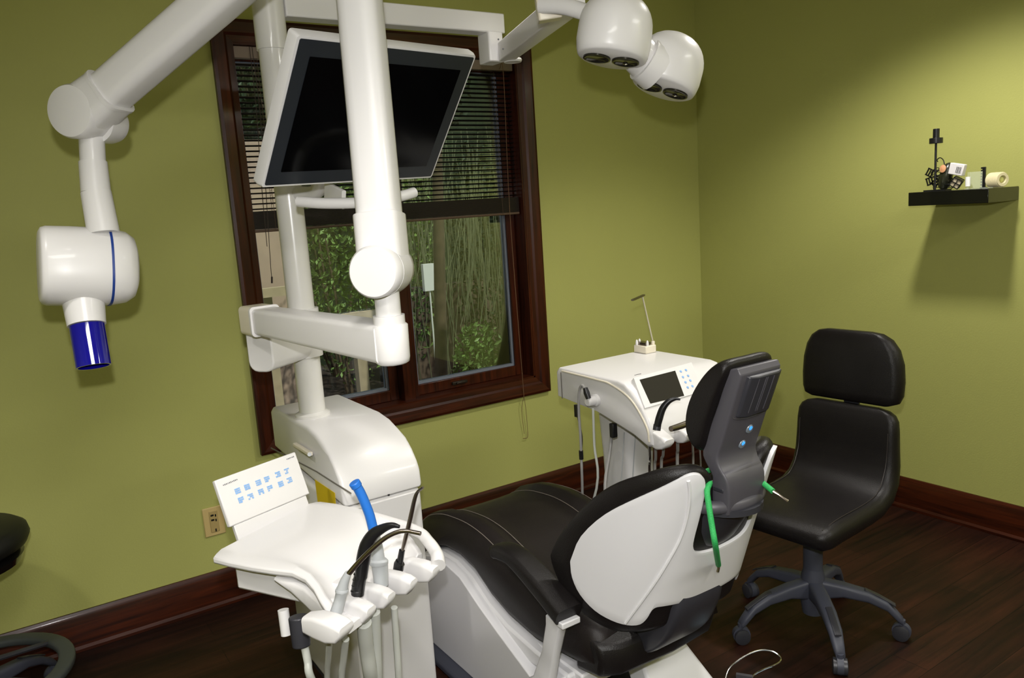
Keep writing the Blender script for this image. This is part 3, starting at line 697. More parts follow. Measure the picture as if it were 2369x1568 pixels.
# ------------------------------------------------------------------ dental chair
X0 = -2.10
ch = thing('dental_chair', (X0, -1.45, 0), 'reclined black leather dental chair with white shell back', 'dental chair')
def YB(z): return -2.001-.33*(z-.72)
def SH(X, z, off=0.0): return Vector((X0+X, YB(z)+44*X**4+off, z))
def interp(tab, z):
    if z <= tab[0][0]: return tab[0][1]
    for (a, p), (b_, q) in zip(tab, tab[1:]):
        if z <= b_: return p+(q-p)*(z-a)/(b_-a)
    return tab[-1][1]
TOPS = [(0, .680), (.04, .683), (.08, .692), (.1, .71), (.106, .74), (.106, .80), (.108, .85), (.114, .89), (.124, .912), (.14, .922), (.16, .920), (.19, .896), (.225, .853), (.252, .797), (.269, .72), (.274, .64)]
LOWS = [(0, .540), (.03, .541), (.06, .543), (.09, .545), (.12, .547), (.145, .547), (.158, .545), (.165, .535), (.17, .512), (.18, .492), (.2, .486), (.222, .492), (.243, .51), (.26, .545), (.270, .59), (.274, .635)]
TOPC = [(0, .79), (.03, .80), (.055, .83), (.068, .865), (.079, .90), (.095, .922), (.12, .936), (.15, .938), (.18, .930), (.205, .912), (.228, .888), (.245, .85), (.258, .80), (.270, .73), (.276, .67), (.277, .62)]
LOWC = [(0, .47), (.03, .468), (.06, .465), (.09, .462), (.11, .46), (.13, .458), (.15, .455), (.17, .452), (.19, .45), (.205, .451), (.22, .458), (.24, .478), (.257, .508), (.268, .55), (.275, .59), (.277, .615)]
def both(tab):
    c = [(p.x, p.y) for p in catmull([(a, q, 0) for a, q in tab], 3)]
    return [(-a, q) for a, q in c[:0:-1]]+c
tt, ll = both(TOPS), both(LOWS); NR = 16; rows = []
for i in range(NR+1):
    rows.append([SH(a[0]+(b_[0]-a[0])*i/NR, a[1]+(b_[1]-a[1])*i/NR) for a, b_ in zip(ll, tt)])
bshell = MB().loft(rows, caps=False, closed=False).build('backrest_shell', SHELL, ch, solid=.010, solid_off=-1, bevel=.003, smooth=60)
# raised crease lines on the shell
for px in (((1446, 1441), (1511, 1352), (1553, 1284), (1576, 1238), (1591, 1185), (1595, 1140), (1592, 1112)),):
    pts = []
    for a, c in px:
        r = ray(a, c); lo, hi = 1.4, 2.15; best = None
        for k in range(400):
            t_ = lo+(hi-lo)*k/399; q = CAM+r*t_; g = q.y-(YB(q.z)+44*(q.x-X0)**4)
            if best is None or abs(g) < best[0]: best = (abs(g), q)
        pts.append(best[1]+Vector((0, -.001, 0)))
    MB().tube(pts, .0045, n=8).build('crease_ridge', SHELL, bshell)
# backrest upholstery: padded body in front of the shell
tt, ll = both(TOPC), both(LOWC); NR = 22; fr_, bk_ = [], []
for i in range(NR+1):
    t_ = .5-.5*math.cos(math.pi*i/NR); rf, rb = [], []
    for a, b_ in zip(ll, tt):
        X, z = a[0]+(b_[0]-a[0])*t_, a[1]+(b_[1]-a[1])*t_; e = min(t_, 1-t_)*math.hypot(b_[0]-a[0], b_[1]-a[1])
        T = .062*math.sqrt(max(0, 1-(1-min(1, e/.03))**2))
        rf.append(SH(X, z, .040+T/2)); rb.append(SH(X, z, .040-T/2))
    fr_.append(rf); bk_.append(rb)
n = len(tt); 
MB().loft([fr_[i]+bk_[i][::-1] for i in range(NR+1)], caps=False).build('backrest_cushion', LEATHER, ch, smooth=80)
# dark bucket and grey collar behind the notch
secs = []
for z, rx, ry, dy in ((.66, .06, .03, .02), (.70, .085, .045, .01), (.75, .098, .055, .005), (.79, .10, .058, .0), (.815, .098, .056, 0)):
    secs.append([Vector((X0+.004+rx*math.cos(a), YB(z)+.035+dy+ry*math.sin(a)*1.0, z)) for a in [2*math.pi*k/32 for k in range(32)]])
MB().loft(secs).build('socket_bucket', GREYD, ch, smooth=60)
ring = [Vector((X0+.004+.098*math.cos(a), YB(.825)+.03+.060*math.sin(a), .822)) for a in [2*math.pi*k/24 for k in range(25)]]
MB().tube(ring, .017, n=12, smooth=2).build('socket_collar', GREYP, ch, smooth=60)
MB().lathe([(.09, .80), (.09, .815), (.001, .818)], (X0+.004, YB(.82)+.03, 0), sx=1).build('socket_top', GREYD, ch)
# headrest support: bent grey plate with thickness
XH0, XH1 = X0-.070, X0+.070
def HP(pts, x0, x1, nm, m, par, bev=.006, w=None):
    s1 = MB(); s1.loft([[Vector((x0, y, z)) for y, z in pts], [Vector((x1, y, z)) for y, z in pts]]); return s1.build(nm, m, par, bevel=bev, seg=3)
bk = [(-2.118, 1.152), (-2.085, 1.06), (-2.058, .985), (-2.044, .945), (-2.050, .920), (-2.068, .895), (-2.072, .86), (-2.066, .805)]
ft = [(-2.022, .805), (-2.024, .86), (-2.030, .895), (-2.012, .925), (-2.004, .950), (-2.022, 1.0), (-2.055, 1.075), (-2.088, 1.162), (-2.114, 1.166)]
cm = lambda t: [(p.x, p.y) for p in catmull([(a, c, 0) for a, c in t], 3)]
prf = cm(bk)+cm(ft[:-1])+[ft[-1]]
s1 = MB(); secs = []
for x, k in ((-.0700, .0), (-.066, .004), (.066, .004), (.0700, .0)):
    secs.append([Vector((X0+x*(1-.10*max(0, min(1, (.93-z)/.1)))+.0, y-(k if i < len(bk)*3-2 else -k), z)) for i, (y, z) in enumerate(prf)])
hr = MB().loft(secs).build('headrest_support', GREYP, ch, bevel=.003, smooth=50)
bn = Vector((0, -.935, -.356))
def BK(x, s_, o_=0): # point on the back of the support, s_ metres below its top edge
    return Vector((X0+x, -2.118, 1.152))+Vector((0, .356, -.935))*s_+bn*o_
sc = MB().loft([[BK(x0_, s_, o_) for x0_, o_ in ((-.050, -.002), (-.044, .012), (-.02, .017), (.05, .016), (.066, .010), (.069, -.002))] for s_ in (.004, .05, .10, .112)]).build('slide_cover', GREYD, hr, bevel=.003, smooth=50)
for x in (-.018, .006, .012, .034): MB().tube([BK(x, .010, .0165), BK(x-.001, .05, .017), BK(x-.002, .10, .0165)], .0012, n=6).build('slide_groove', GREYP, sc)
MB().tube([BK(-.062, .098, .003), BK(-.05, .116, .004), BK(0, .124, .005), BK(.05, .118, .004), BK(.069, .100, .003)], .0028, n=8).build('cover_edge', GREYP, hr)
# indicator knobs
for px, py in ((1731, 990), (1714, 1025)):
    c = P(px, py, pl=(BK(0, .1, .003), bn))
    k_ = MB().lathe([(.0125, -.008), (.0125, .003), (.0105, .006), (.001, .007)], c, bn, n=22).build('control_knob', KNOB, hr)
    MB().lathe([(.0055, .006), (.0055, .0085), (.001, .010)], c+Vector((0, 0, .004)), bn, n=14).build('indicator_light', GLOW, k_, label='glowing blue dot')
MB().box((X0-.064, -2.045, .865), (.006, .03, .010)).build('release_tab', GREYD, hr, bevel=.002)
# headrest cushion
secs = []
for x, k in ((-.088, .80), (-.084, .90), (-.070, .98), (-.045, 1.0), (0, .985), (.045, 1.0), (.070, .98), (.084, .90), (.088, .80)):
    cy, cz = -1.995, 1.075
    pts = [(-2.105, 1.180), (-2.075, 1.188), (-2.040, 1.165), (-2.00, 1.12), (-1.965, 1.06), (-1.955, 1.00), (-1.968, .965), (-1.99, .945), (-2.008, .955), (-2.035, 1.04), (-2.078, 1.13)]
    dip = .012*(1-(x/.088)**2)
    cy = sum(p[0] for p in pts)/len(pts); cz = sum(p[1] for p in pts)/len(pts)
    secs.append([Vector((X0-.004+x, cy+(y-cy)*k-(dip if y > cy else 0), cz+(z-cz)*k)) for y, z in pts])
MB().loft(secs).build('headrest_cushion', LEATHER, ch, sub=2, smooth=179)
# seat cushion (side profile y,z lofted across x)
top = [(-1.76, .405), (-1.70, .425), (-1.60, .435), (-1.50, .445), (-1.40, .462), (-1.30, .488), (-1.20, .512), (-1.10, .520), (-1.00, .512), (-.92, .498), (-.82, .462), (-.74, .405), (-.68, .33), (-.62, .25)]
bot = [(-.69, .21), (-.77, .30), (-.85, .37), (-.95, .40), (-1.05, .405), (-1.15, .385), (-1.25, .33), (-1.35, .30), (-1.5, .285), (-1.62, .30), (-1.72, .315), (-1.78, .34)]
full = top+bot
def seat_sec(x, rise, ins):
    cy = -1.2; out = []
    for i, (y, z) in enumerate(full):
        if i < len(top): zz = z+rise
        else: zz = z
        mid = (.5*(interp(sorted([(a, c) for a, c in top]), y)+interp(sorted([(a, c) for a, c in bot]), y)))
        out.append(Vector((x, -1.2+(y+1.2)*(1-ins*.25), mid+(zz-mid)*(1-ins))))
    return out
secs = []
hw = .245
for x, rise, ins in ((-hw, -.002, .45), (-hw+.008, .0, .18), (-hw+.03, .018, .0), (-hw+.065, .020, 0), (-hw+.095, .004, 0), (-.08, 0, 0), (0, -.001, 0), (.08, 0, 0), (hw-.095, .004, 0), (hw-.065, .020, 0), (hw-.03, .018, 0), (hw-.008, 0, .18), (hw, -.002, .45)):
    secs.append(seat_sec(X0+x, rise, ins))
seat = MB().loft(secs).build('seat_cushion', LEATHER2, ch, smooth=60)
for sg in (-1, 1):
    for dx, zo in ((.105, .0045), (.020, .0125)):
        pts = [Vector((X0+sg*(hw-dx), y, z+zo)) for y, z in top[2:-2]]
        MB().tube(pts, .0013, n=6, smooth=3).build('stitching', STITCH, seat)
# back edge roll of the seat with a side border
MB().loft([[Vector((X0+s_*.0+x, y+dy, z)) for y, z in ((-1.70, .425), (-1.80, .400), (-1.815, .36), (-1.80, .31), (-1.70, .29))] for x, dy in ((-.235, .03), (-.18, 0), (0, -.012), (.15, 0), (.2, .03))]).build('seat_rear', LEATHER, ch, bevel=.012, seg=3)
# white side shell below the seat
lowp = [(-.64, .19), (-.74, .28), (-.84, .36), (-.95, .392), (-1.06, .395), (-1.15, .372), (-1.25, .318), (-1.35, .288), (-1.5, .272), (-1.66, .270), (-1.66, .235), (-1.45, .215), (-1.2, .20), (-.95, .20), (-.75, .16), (-.64, .14)]
MB().loft([[Vector((X0+x, y, z)) for y, z in lowp] for x in (-.255, -.12, .12, .255)]).build('seat_frame', SHELL, ch, bevel=.008, seg=2)
# rear slab
z_ = .275
MB().bx(X0-.23, X0+.245, -1.69, -1.35, z_-.045, z_).build('rear_slab', SHELL, ch, bevel=.006)
MB().prism([(X0-.17, -1.655, z_+.001), (X0+.01, -1.655, z_+.001), (X0+.01, -1.60, z_+.03), (X0-.17, -1.60, z_+.03)], (0, .22, 0)).build('slab_step', SHELL, ch, bevel=.006)
# lower lifting body: sloping white casting down to the floor plate
secs = []
for y, wx, zt1, zb1 in ((-1.62, .19, .232, .20), (-1.5, .20, .232, .12), (-1.30, .21, .225, .05), (-1.0, .21, .205, .04), (-.7, .20, .16, .035), (-.45, .19, .10, .03)):
    secs.append([Vector((X0+a, y, (zt1+zb1)/2+c)) for a, c in rrect(wx*2, zt1-zb1, .02, 3)])
MB().loft(secs).build('lift_body', SHELL, ch, smooth=50)
# big white side cover sweeping from the knee down to the floor on the left
cov = [(-.62, .18), (-.72, .27), (-.82, .34), (-.92, .375), (-1.03, .385), (-1.13, .372), (-1.24, .318), (-1.35, .272), (-1.47, .225), (-1.6, .175), (-1.75, .11), (-1.9, .035), (-1.9, .028), (-.62, .028)]
MB().prism([Vector((X0-.285, y, z)) for y, z in cov], (.10, 0, 0)).build('side_cover', SHELL, ch, bevel=.02, seg=3)
MB().prism([Vector(p) for p in ((X0-.33, -.5, .002), (X0+.3, -.5, .002), (X0+.3, -1.62, .002), (X0+.05, -1.86, .002), (X0-.33, -1.86, .002))], (0, 0, .026)).build('floor_plate', GREYBASE, ch, bevel=.008)
MB().prism([(X0+.02, -1.66, .2), (X0+.20, -1.66, .2), (X0+.26, -1.80, .03), (X0-.02, -1.80, .03)], (0, .1, 0)).build('rear_foot', SHELL, ch, bevel=.01)
# hinge cover (dark) at the back of the seat, curving up under the shell
hc_ = [(-1.60, .296), (-1.66, .298), (-1.75, .318), (-1.82, .352), (-1.88, .405), (-1.92, .47), (-1.945, .54), (-1.93, .60), (-1.88, .60), (-1.84, .50), (-1.78, .44), (-1.70, .42), (-1.62, .40)]
MB().loft([[Vector((X0+x, -1.8+(y+1.8)*k, .42+(z-.42)*k)) for y, z in cm(hc_)] for x, k in ((-.112, .84), (-.104, .95), (-.09, 1), (.04, 1), (.055, .97), (.065, .86))]).build('hinge_cover', GREYD, ch, smooth=50)
# left armrest: padded top on a white post
for sg in (-1, 1):
    xa = X0+sg*.295
    pts = [(xa, -1.735, .500), (xa, -1.66, .530), (xa, -1.58, .558), (xa, -1.50, .578), (xa, -1.43, .572), (xa, -1.385, .555)]
    s1 = MB(); cps = catmull(pts, 4); secs = []
    for i, p in enumerate(cps):
        u = i/(len(cps)-1); wv, hv_ = .084-.022*u, .050-.018*max(0, u-.3)
        if u > .93: wv *= .7; hv_ *= .7
        t_ = (cps[min(i+1, len(cps)-1)]-cps[max(i-1, 0)]).normalized(); n_ = Vector((1, 0, 0)).cross(t_); n_ = n_ if n_.z > 0 else -n_
        secs.append([p+Vector((a, 0, 0))+n_*c for a, c in rrect(wv, hv_, .016, 3)])
    MB().loft(secs).build('armrest_pad', LEATHER, ch, smooth=60)
    s1 = MB(); secs = []
    for y, z, wy, wx in ((-1.700, .478, .07, .034), (-1.690, .45, .060, .030), (-1.66, .36, .055, .028), (-1.62, .26, .075, .03), (-1.60, .235, .10, .04)):
        secs.append([Vector((xa+sg*.012+a, y+c, z)) for a, c in rrect(wx, wy, .008, 2)])
    MB().loft(secs).build('armrest_post', SHELL, ch, smooth=50)
    MB().bx(xa-.03, xa+.03+.0, -1.745, -1.715, .470, .487).build('armrest_cap', SHELL, ch, bevel=.003)
    MB().bx(min(xa, X0+sg*.2), max(xa, X0+sg*.2), -1.65, -1.56, .236, .262).build('armrest_bracket', SHELL, ch, bevel=.004)

# bib chain around the headrest post
bc = thing('bib_cord', P(1640, 1130, d=1.83), 'bright green coiled bib cord looped around the headrest post', 'cord')
fr = [P(1662, 1306, pl=(SH(-.06, .62)+Vector((0, -.012, 0)), Vector((0, -1, -.33)))), P(1655, 1262, d=1.80), P(1647, 1215, d=1.795), P(1640, 1170, d=1.80), P(1636, 1135, d=1.81), P(1642, 1116, d=1.83), Vector((X0-.085, -2.03, .875)), Vector((X0-.06, -1.985, .885)), Vector((X0+.05, -1.985, .885)), Vector((X0+.085, -2.03, .868)), P(1760, 1112, d=1.90), P(1788, 1136, d=1.86)]
MB().tube(fr, .0070, n=10, smooth=6).build('green_coil', GREENC, bc)
MB().tube([fr[0]+Vector((0, 0, .004)), fr[0]-CU*.010, fr[0]-CU*.018-CR*.002], .0035, n=8, smooth=0).build('clip', STEEL, bc)
MB().tube([P(1788, 1136, d=1.86), P(1800, 1143, d=1.855), P(1812, 1152, d=1.85), P(1822, 1159, d=1.85)], [.0045, .0035, .003, .0045], n=8, smooth=0).build('clip', STEEL, bc)

# ------------------------------------------------------------------ dentist's delivery cart
XA, XB = -1.80, -1.335
ct = thing('delivery_cart', (-1.57, -1.15, 0), 'white instrument cart with dark display screen behind the headrest', 'cart')
prof = [(-.93, .84), (-.93, .935), (-.945, .95), (-1.28, .95), (-1.31, .944), (-1.345, .922), (-1.395, .872), (-1.42, .835), (-1.435, .80), (-1.442, .770), (-1.442, .752), (-1.42, .744), (-1.36, .768), (-1.15, .822)]
bd = MB(); rounded_sides(prof, XA, XB, bd, .012)
bd.build('cart_body', WHITE, ct, bevel=.006, seg=3)
# lip line along the left side
MB().tube([P(1300, 858, x=XA-.002), P(1380, 878, x=XA-.002), P(1415, 890, x=XA-.002), P(1460, 925, x=XA-.002), P(1495, 985, x=XA-.002), P(1502, 1022, x=XA-.002)], .0035, n=8).build('side_rim', CREAM, ct)
fpl = (Vector((0, -1.31, .944)), (Vector((0, -.102, .109)).cross(Vector((1, 0, 0)))).normalized())
fn = Vector((0, -.73, .68)).normalized(); fpl = (Vector((0, -1.355, .915))+fn*.004, fn)
def FP(px, py, o_=0): return P(px, py, pl=(fpl[0]+fn*o_, fn))
MB().prism([FP(1480, 878, .0012), FP(1562, 857, .0012), FP(1583, 915, .0012), FP(1505, 933, .0012)], -fn*.012).build('display_screen', LCD, ct, label='dark rectangular display')
MB().prism([FP(1466, 874), FP(1600, 838), FP(1625, 905), FP(1492, 944)], -fn*.016).build('display_frame', WHITE, ct)
s1 = MB()
for px, py in ((1575, 859), (1587, 856), (1580, 872), (1592, 869), (1586, 884), (1597, 880), (1591, 896), (1602, 893)):
    s1.lathe([(.0050, 0), (.0045, .001)], FP(px, py, .0005), fn, n=12)
s1.build('buttons', ICON, ct)
s1 = MB()
for k in range(6): s1.box(FP(1469+k*2.6, 867.5-k*.6, .0005), (.004, .0012, .0016))
s1.build('print', INK, ct)
for k in range(5):
    xf = XA+.044+k*.098
    secs = []
    for dy, zt1, zb1, wv in ((0, .802, .745, .052), (-.018, .795, .740, .052), (-.040, .788, .746, .050), (-.056, .778, .762, .044)):
        secs.append([Vector((xf-.012+a, -1.43+dy, (zt1+zb1)/2+c)) for a, c in rrect(wv, zt1-zb1, .008, 2)])
    MB().loft(secs).build('finger_rest', WHITE, ct, smooth=50)
# holder cup on the left side
hcup = P(1380, 925, x=XA-.001)
MB().lathe([(.022, 0), (.022, .010), (.018, .014)], hcup, (-1, 0, 0), n=24).build('holder_disc', WHITE, ct)
MB().lathe([(.018, .014), (.016, .04), (.012, .044)], hcup, (-1, 0, 0), n=20).build('holder_cup', WHITE, ct)
# pillar
secs = []
for z, rx, ry in ((.03, .060, .085), (.30, .060, .082), (.60, .064, .085), (.80, .072, .095)):
    secs.append([Vector((-1.625+a, -1.12+c, z)) for a, c in rrect(rx*2, ry*2, .03, 4)])
MB().loft(secs).build('pillar', WHITE, ct, smooth=50)
s1 = MB()
for px in (1440, 1466): s1.tube([P(px+4, 1000, y=-1.210), P(px+1, 1050, y=-1.208), P(px-4, 1140, y=-1.208)], .002, n=6)
s1.build('pillar_groove', GREYH, ct)
MB().bx(-1.76, -1.49, -1.28, -.95, .002, .03).build('cart_foot', GREYD, ct, bevel=.008)
# bur stand on the cart
bs = thing('bur_block', P(1484, 800, z=.965), 'small white bur holder with metal pins on top of the cart', 'instrument holder')
bp0 = P(1484, 797, z=.951)
bpos = Vector((-1.392, -.985, .9505))
MB().box(bpos+Vector((0, 0, .015)), (.056, .070, .030)).build('block', CREAM, bs, bevel=.003)
MB().box(bpos+Vector((-.004, .004, .036)), (.030, .054, .012)).build('metal_insert', STEEL, bs)
for dx, dy in ((-.022, .022), (.0, .030), (-.012, -.028)): MB().lathe([(.0055, .030), (.0055, .040), (.0035, .049), (.0005, .052)], bpos+Vector((dx, dy, 0)), n=12).build('peg', WHITE, bs)
ms = thing('mirror_stand', bpos+Vector((.022, -.024, .0305)), 'thin metal rod with an angled clip rising from the bur holder on the cart', 'rod')
yy = bpos.y-.024
q0 = bpos+Vector((.022, -.024, .040)); q1 = P(1486, 684, y=yy+.02)
MB().cyl((q0.x, q0.y, bpos.z+.0305), q0+Vector((0, 0, .004)), .007, n=14).build('socket', CREAM, ms)
MB().cyl(q0, q1, .0032, n=10).build('rod', mat('satin_rod', (196, 190, 168), .35, metal=.35), ms)
q2 = P(1463, 694, y=yy-.01)
MB().beam(q1+(q1-q2)*.15, q2, .012, .006, .001).build('clip', STEEL, ms)
# cart hoses and instruments
random.seed(3)
t = thing('cart_syringe', P(1520, 985, d=2.45), 'black curved syringe resting in the first finger of the cart', 'dental instrument')
MB().tube([P(1519, 992, d=2.49), P(1525, 968, d=2.485), P(1533, 945, d=2.48), P(1546, 929, d=2.475), P(1562, 922, d=2.47), P(1574, 924, d=2.465)], [.011, .012, .011, .009, .006, .003], n=14).build('body', BLACKP, t)
MB().tube([P(1519, 995, d=2.49), P(1521, 982, d=2.49)], .0125, n=14, smooth=0).build('grip', GREYD, t)
t = thing('cart_handpiece', P(1580, 985, d=2.5), 'steel handpiece lying across the cart finger rests beside the headrest', 'dental instrument')
MB().tube([P(1552, 992, d=2.44), P(1575, 985, d=2.47), P(1602, 975, d=2.50), P(1625, 968, d=2.53)], [.009, .0105, .0105, .009], n=14).build('barrel', STEEL, t)
CH = mat('grey_cart_hose', (150, 148, 146), .4)
def vh(px0, py0, px1, py1, y0, y1, r, m, label):
    a, c = P(px0, py0, y=y0), P(px1, py1, y=y1)
    e = c+(c-a).normalized()*.12; e2_ = Vector((-1.62, -1.29, .08))
    tag(MB().tube([a, a.lerp(c, .5)+Vector((.002, 0, 0)), c, Vector((c.x+.006, c.y+.012, c.z*.5)), Vector((c.x+.004, c.y+.02, .012))], r, n=8).build('instrument_hose', m), label, 'hose', 'hoses under the delivery cart')
vh(1502, 1028, 1503, 1092, -1.40, -1.33, .0045, CHROME, 'shiny steel hose under the left front corner of the cart')
vh(1517, 1028, 1515, 1092, -1.39, -1.325, .005, CH, 'grey hose hanging just right of the steel hose under the cart')
vh(1536, 1024, 1530, 1082, -1.41, -1.34, .005, CH, 'grey hose hanging from the second finger rest of the cart')
vh(1567, 1010, 1567, 1070, -1.42, -1.36, .0055, CH, 'grey hose hanging from the third finger rest of the cart')
vh(1600, 1000, 1604, 1080, -1.42, -1.38, .004, CH, 'thin grey hose beside the lower left of the headrest cushion')
vh(1619, 1040, 1621, 1106, -1.41, -1.37, .003, CH, 'thinnest pale hose hanging beside the grey headrest post')
tag(MB().tube([P(1415, 1005, y=-1.18), P(1410, 1050, y=-1.20), P(1400, 1148, y=-1.24), Vector((-1.80, -1.22, .2)), Vector((-1.79, -1.18, .012))], .006, n=8).build('instrument_hose', CH), 'slanting grey hose left of the cart pillar', 'hose')
tag(MB().tube([P(1372, 945, x=XA-.035), P(1375, 1030, x=XA-.035), P(1380, 1130, x=XA-.035), Vector((-1.84, -1.02, .2)), Vector((-1.83, -.98, .012))], .0045, n=8).build('air_hose', HOSE), 'straight cream hose dropping from the side holder of the cart', 'hose')
t = thing('cable_connector', P(1345, 960, d=2.75), 'black and grey cable looping out of the left side of the cart', 'cable')
MB().tube([P(1352, 900, x=XA-.04), P(1347, 891, x=XA-.045), P(1340, 905, x=XA-.045), P(1339, 950, x=XA-.045), P(1343, 1010, x=XA-.045), P(1345, 1060, x=XA-.045), P(1347, 1115, x=XA-.045), Vector((-1.80, -1.05, .2)), Vector((-1.7, -1.05, .036))], .005, n=8).build('cable', CH, t)
MB().tube([P(1354, 897, x=XA-.045), P(1357, 908, x=XA-.043), P(1362, 922, x=XA-.042)], [.008, .011, .009], n=12, smooth=0).build('plug', BLACKP, t)
MB().tube([P(1344, 1042, x=XA-.045), P(1345, 1062, x=XA-.045)], .008, n=10, smooth=0).build('ferrule', BLACKP, t)
MB().tube([P(1334, 940, x=XA-.03), P(1337, 965, x=XA-.03), P(1346, 1010, x=XA-.03), P(1345, 1045, x=XA-.04)], .003, n=8).build('black_lead', BLACKP, t)
MB().box(P(1334, 950, x=XA-.01), (.012, .014, .045)).build('clip', BLACKP, t)
MB().box(P(1419, 995, x=XA+.01), (.02, .022, .05)).build('hose_guide', BLACKP, ct, bevel=.003)
# left side bracket lines of the cart
MB().box((XA-.001, -.965, .885), (.003, .004, .10)).build('side_seam', SEAM, ct)

# ------------------------------------------------------------------ rolling operator stool (right)
SX, SY = -1.25, -1.65
def star_base(root, cx, cy, r, ang0, m, zhub=.16, n=5):
    MB().lathe([(.036, .06), (.042, .10), (.040, .20), (.032, .23), (.030, .30)], (cx, cy, 0)).build('hub', m, root)
    for k in range(n):
        a = math.radians(ang0+72*k); d = Vector((math.cos(a), math.sin(a), 0)); s_ = Vector((-d.y, d.x, 0)); c = Vector((cx, cy, 0)); secs = []
        for t_, z, wv, hv_ in ((.03, .155, .05, .07), (.10, .158, .050, .046), (.18, .145, .048, .038), (.24, .118, .044, .034), (r-.012, .082, .036, .034), (r+.004, .066, .030, .03)):
            secs.append([c+d*t_+s_*a_+Vector((0, 0, z+q)) for a_, q in rrect(wv, hv_, .012, 3)])
        MB().loft(secs).build('leg', m, root, smooth=50)
        if r > .26:
            MB().loft([[c+d*t_+s_*a_+Vector((0, 0, z+q)) for a_, q in rrect(.022, .006, .0028, 2)] for t_, z in ((.17, .168), (.21, .152), (.25, .131), (.265, .122))]).build('leg_pad', GREYD, root)
        cc = c+d*(r+.0)+Vector((0, 0, .027)); ax = (d*.25+s_).normalized()
        cs = MB().lathe([(.018, -.024), (.027, -.021), (.027, -.006), (.022, -.004), (.022, .004), (.027, .006), (.027, .021), (.018, .024)], cc, ax, n=22).build('caster', GREYD, root)
        MB().lathe([(.030, -.010), (.031, 0), (.030, .010)], cc+Vector((0, 0, .004)), ax, n=22).cyl(cc+Vector((0, 0, .028)), cc+Vector((0, 0, .045)), .012, n=12).build('fork', m, cs)
st = thing('rolling_stool', (SX, SY, 0), 'black leather operator stool with high back on five grey casters', 'stool')
star_base(st, SX, SY, .285, 16, GREYBASE)
MB().lathe([(.033, .23), (.033, .385), (.05, .39), (.06, .40)], (SX, SY, 0)).build('gas_column', GREYBASE, st)
HX = SX+.0; RT = Matrix.Rotation(math.radians(4), 3, 'Z')
def SL(x, y, z): return Vector((SX-.012, SY+.012, 0))+RT @ Vector((x, y, 0))+Vector((0, 0, z))
# L-shaped seat and lower back, one padded body
path = [(-.215, .436, .030), (-.205, .440, .060), (-.17, .444, .075), (-.10, .447, .078), (0, .448, .078), (.08, .450, .078), (.145, .456, .080), (.20, .480, .082), (.235, .525, .078), (.248, .58, .070), (.25, .64, .062), (.252, .70, .058), (.255, .735, .055), (.257, .755, .050), (.258, .768, .042), (.259, .776, .026)]
secs = []
for i, (x, z, th) in enumerate(path):
    a = path[max(i-1, 0)]; c = path[min(i+1, len(path)-1)]; t_ = Vector((c[0]-a[0], 0, c[1]-a[1])).normalized(); n_ = Vector((-t_.z, 0, t_.x))
    wv = .40 if x < .16 else .40-.02*min(1, (z-.48)/.2)
    if i == 0: wv = .33
    if i == 1: wv = .385
    wv = {len(path)-1: .24, len(path)-2: .31, len(path)-3: .35, len(path)-4: .372}.get(i, wv)
    secs.append([SL(x+n_.x*q, a_, z+n_.z*q) for a_, q in rrect(wv, th, th*.42, 4)])
MB().loft(secs).build('seat', LEATHER, st, smooth=60)
s1 = MB()
for sg in (-1, 1):
    s1.tube([SL(x-.0 if z > .5 else x, sg*.172, z+.0) if False else SL(x+(-path_n), sg*.168, z+up_) for x, z, path_n, up_ in ((-.19, .44, 0, .036), (-.1, .447, 0, .0405), (.05, .449, 0, .0405), (.14, .456, .012, .040), (.19, .480, .030, .030), (.225, .53, .038, .01), (.248, .60, .036, 0), (.252, .70, .030, 0))], .0013, n=6)
s1.build('seam', mat('dark_piping', (48, 42, 40), .4), st)
secs = []
for z, wv, th in ((.785, .30, .03), (.795, .355, .052), (.82, .375, .058), (.87, .380, .060), (.93, .372, .060), (.98, .345, .058), (1.015, .30, .052), (1.035, .24, .04), (1.042, .17, .02)):
    secs.append([SL(.262+.012*(z-.78)/.26+a_+.9*q*q-.01, q, z) for a_, q in rrect(th, wv, th*.45, 4)])
MB().loft(secs).build('backrest', LEATHER, st, smooth=60)
MB().beam(SL(.285, 0, .60), SL(.292, 0, .92), .06, .012, .004, up=(1, 0, 0)).build('back_bar', GREYD, st)
MB().beam(SL(.0, 0, .402), SL(.27, 0, .402), .10, .014, .004).beam(SL(.27, 0, .402), SL(.290, 0, .62), .06, .012, .004, up=(1, 0, 0)).build('seat_plate', GREYD, st)
lv = P(1990, 1197, z=.375)
MB().beam(SL(.02, -.03, .392), lv, .012, .008, .003).build('lever_rod', GREYP, st)
MB().lathe([(.002, -.004), (.026, -.003), (.028, 0), (.026, .004), (.002, .006)], lv, (0, 0, 1), n=20, sx=.7).build('lever_paddle', GREYP, st)

# ------------------------------------------------------------------ second stool at the left edge
s2 = thing('round_stool', (-3.72, -.38, 0), 'black round-seat stool with grey foot ring cut off by the left edge', 'stool')
C2 = Vector((-3.735, -.40, 0))
MB().lathe([(.001, .595), (.12, .598), (.17, .603), (.198, .618), (.209, .642), (.204, .664), (.182, .680), (.10, .686), (.001, .687)], C2, n=40).build('seat', mat('black_vinyl', (20, 20, 18), .5), s2, smooth=60)
MB().lathe([(.05, .54), (.15, .55), (.178, .566), (.186, .588), (.172, .598), (.001, .598)], C2, n=40).build('seat_pan', mat('gloss_black', (14, 12, 12), .15, coat=.5), s2)
MB().lathe([(.03, .12), (.03, .40), (.022, .40), (.022, .54)], C2, n=24).build('column', GREYD, s2)
star_base(s2, C2.x, C2.y, .30, -25, GREYBASE)
ring = [C2+Vector((.245*math.cos(a), .245*math.sin(a), .185)) for a in [2*math.pi*k/36 for k in range(37)]]
s1 = MB(); secs = []
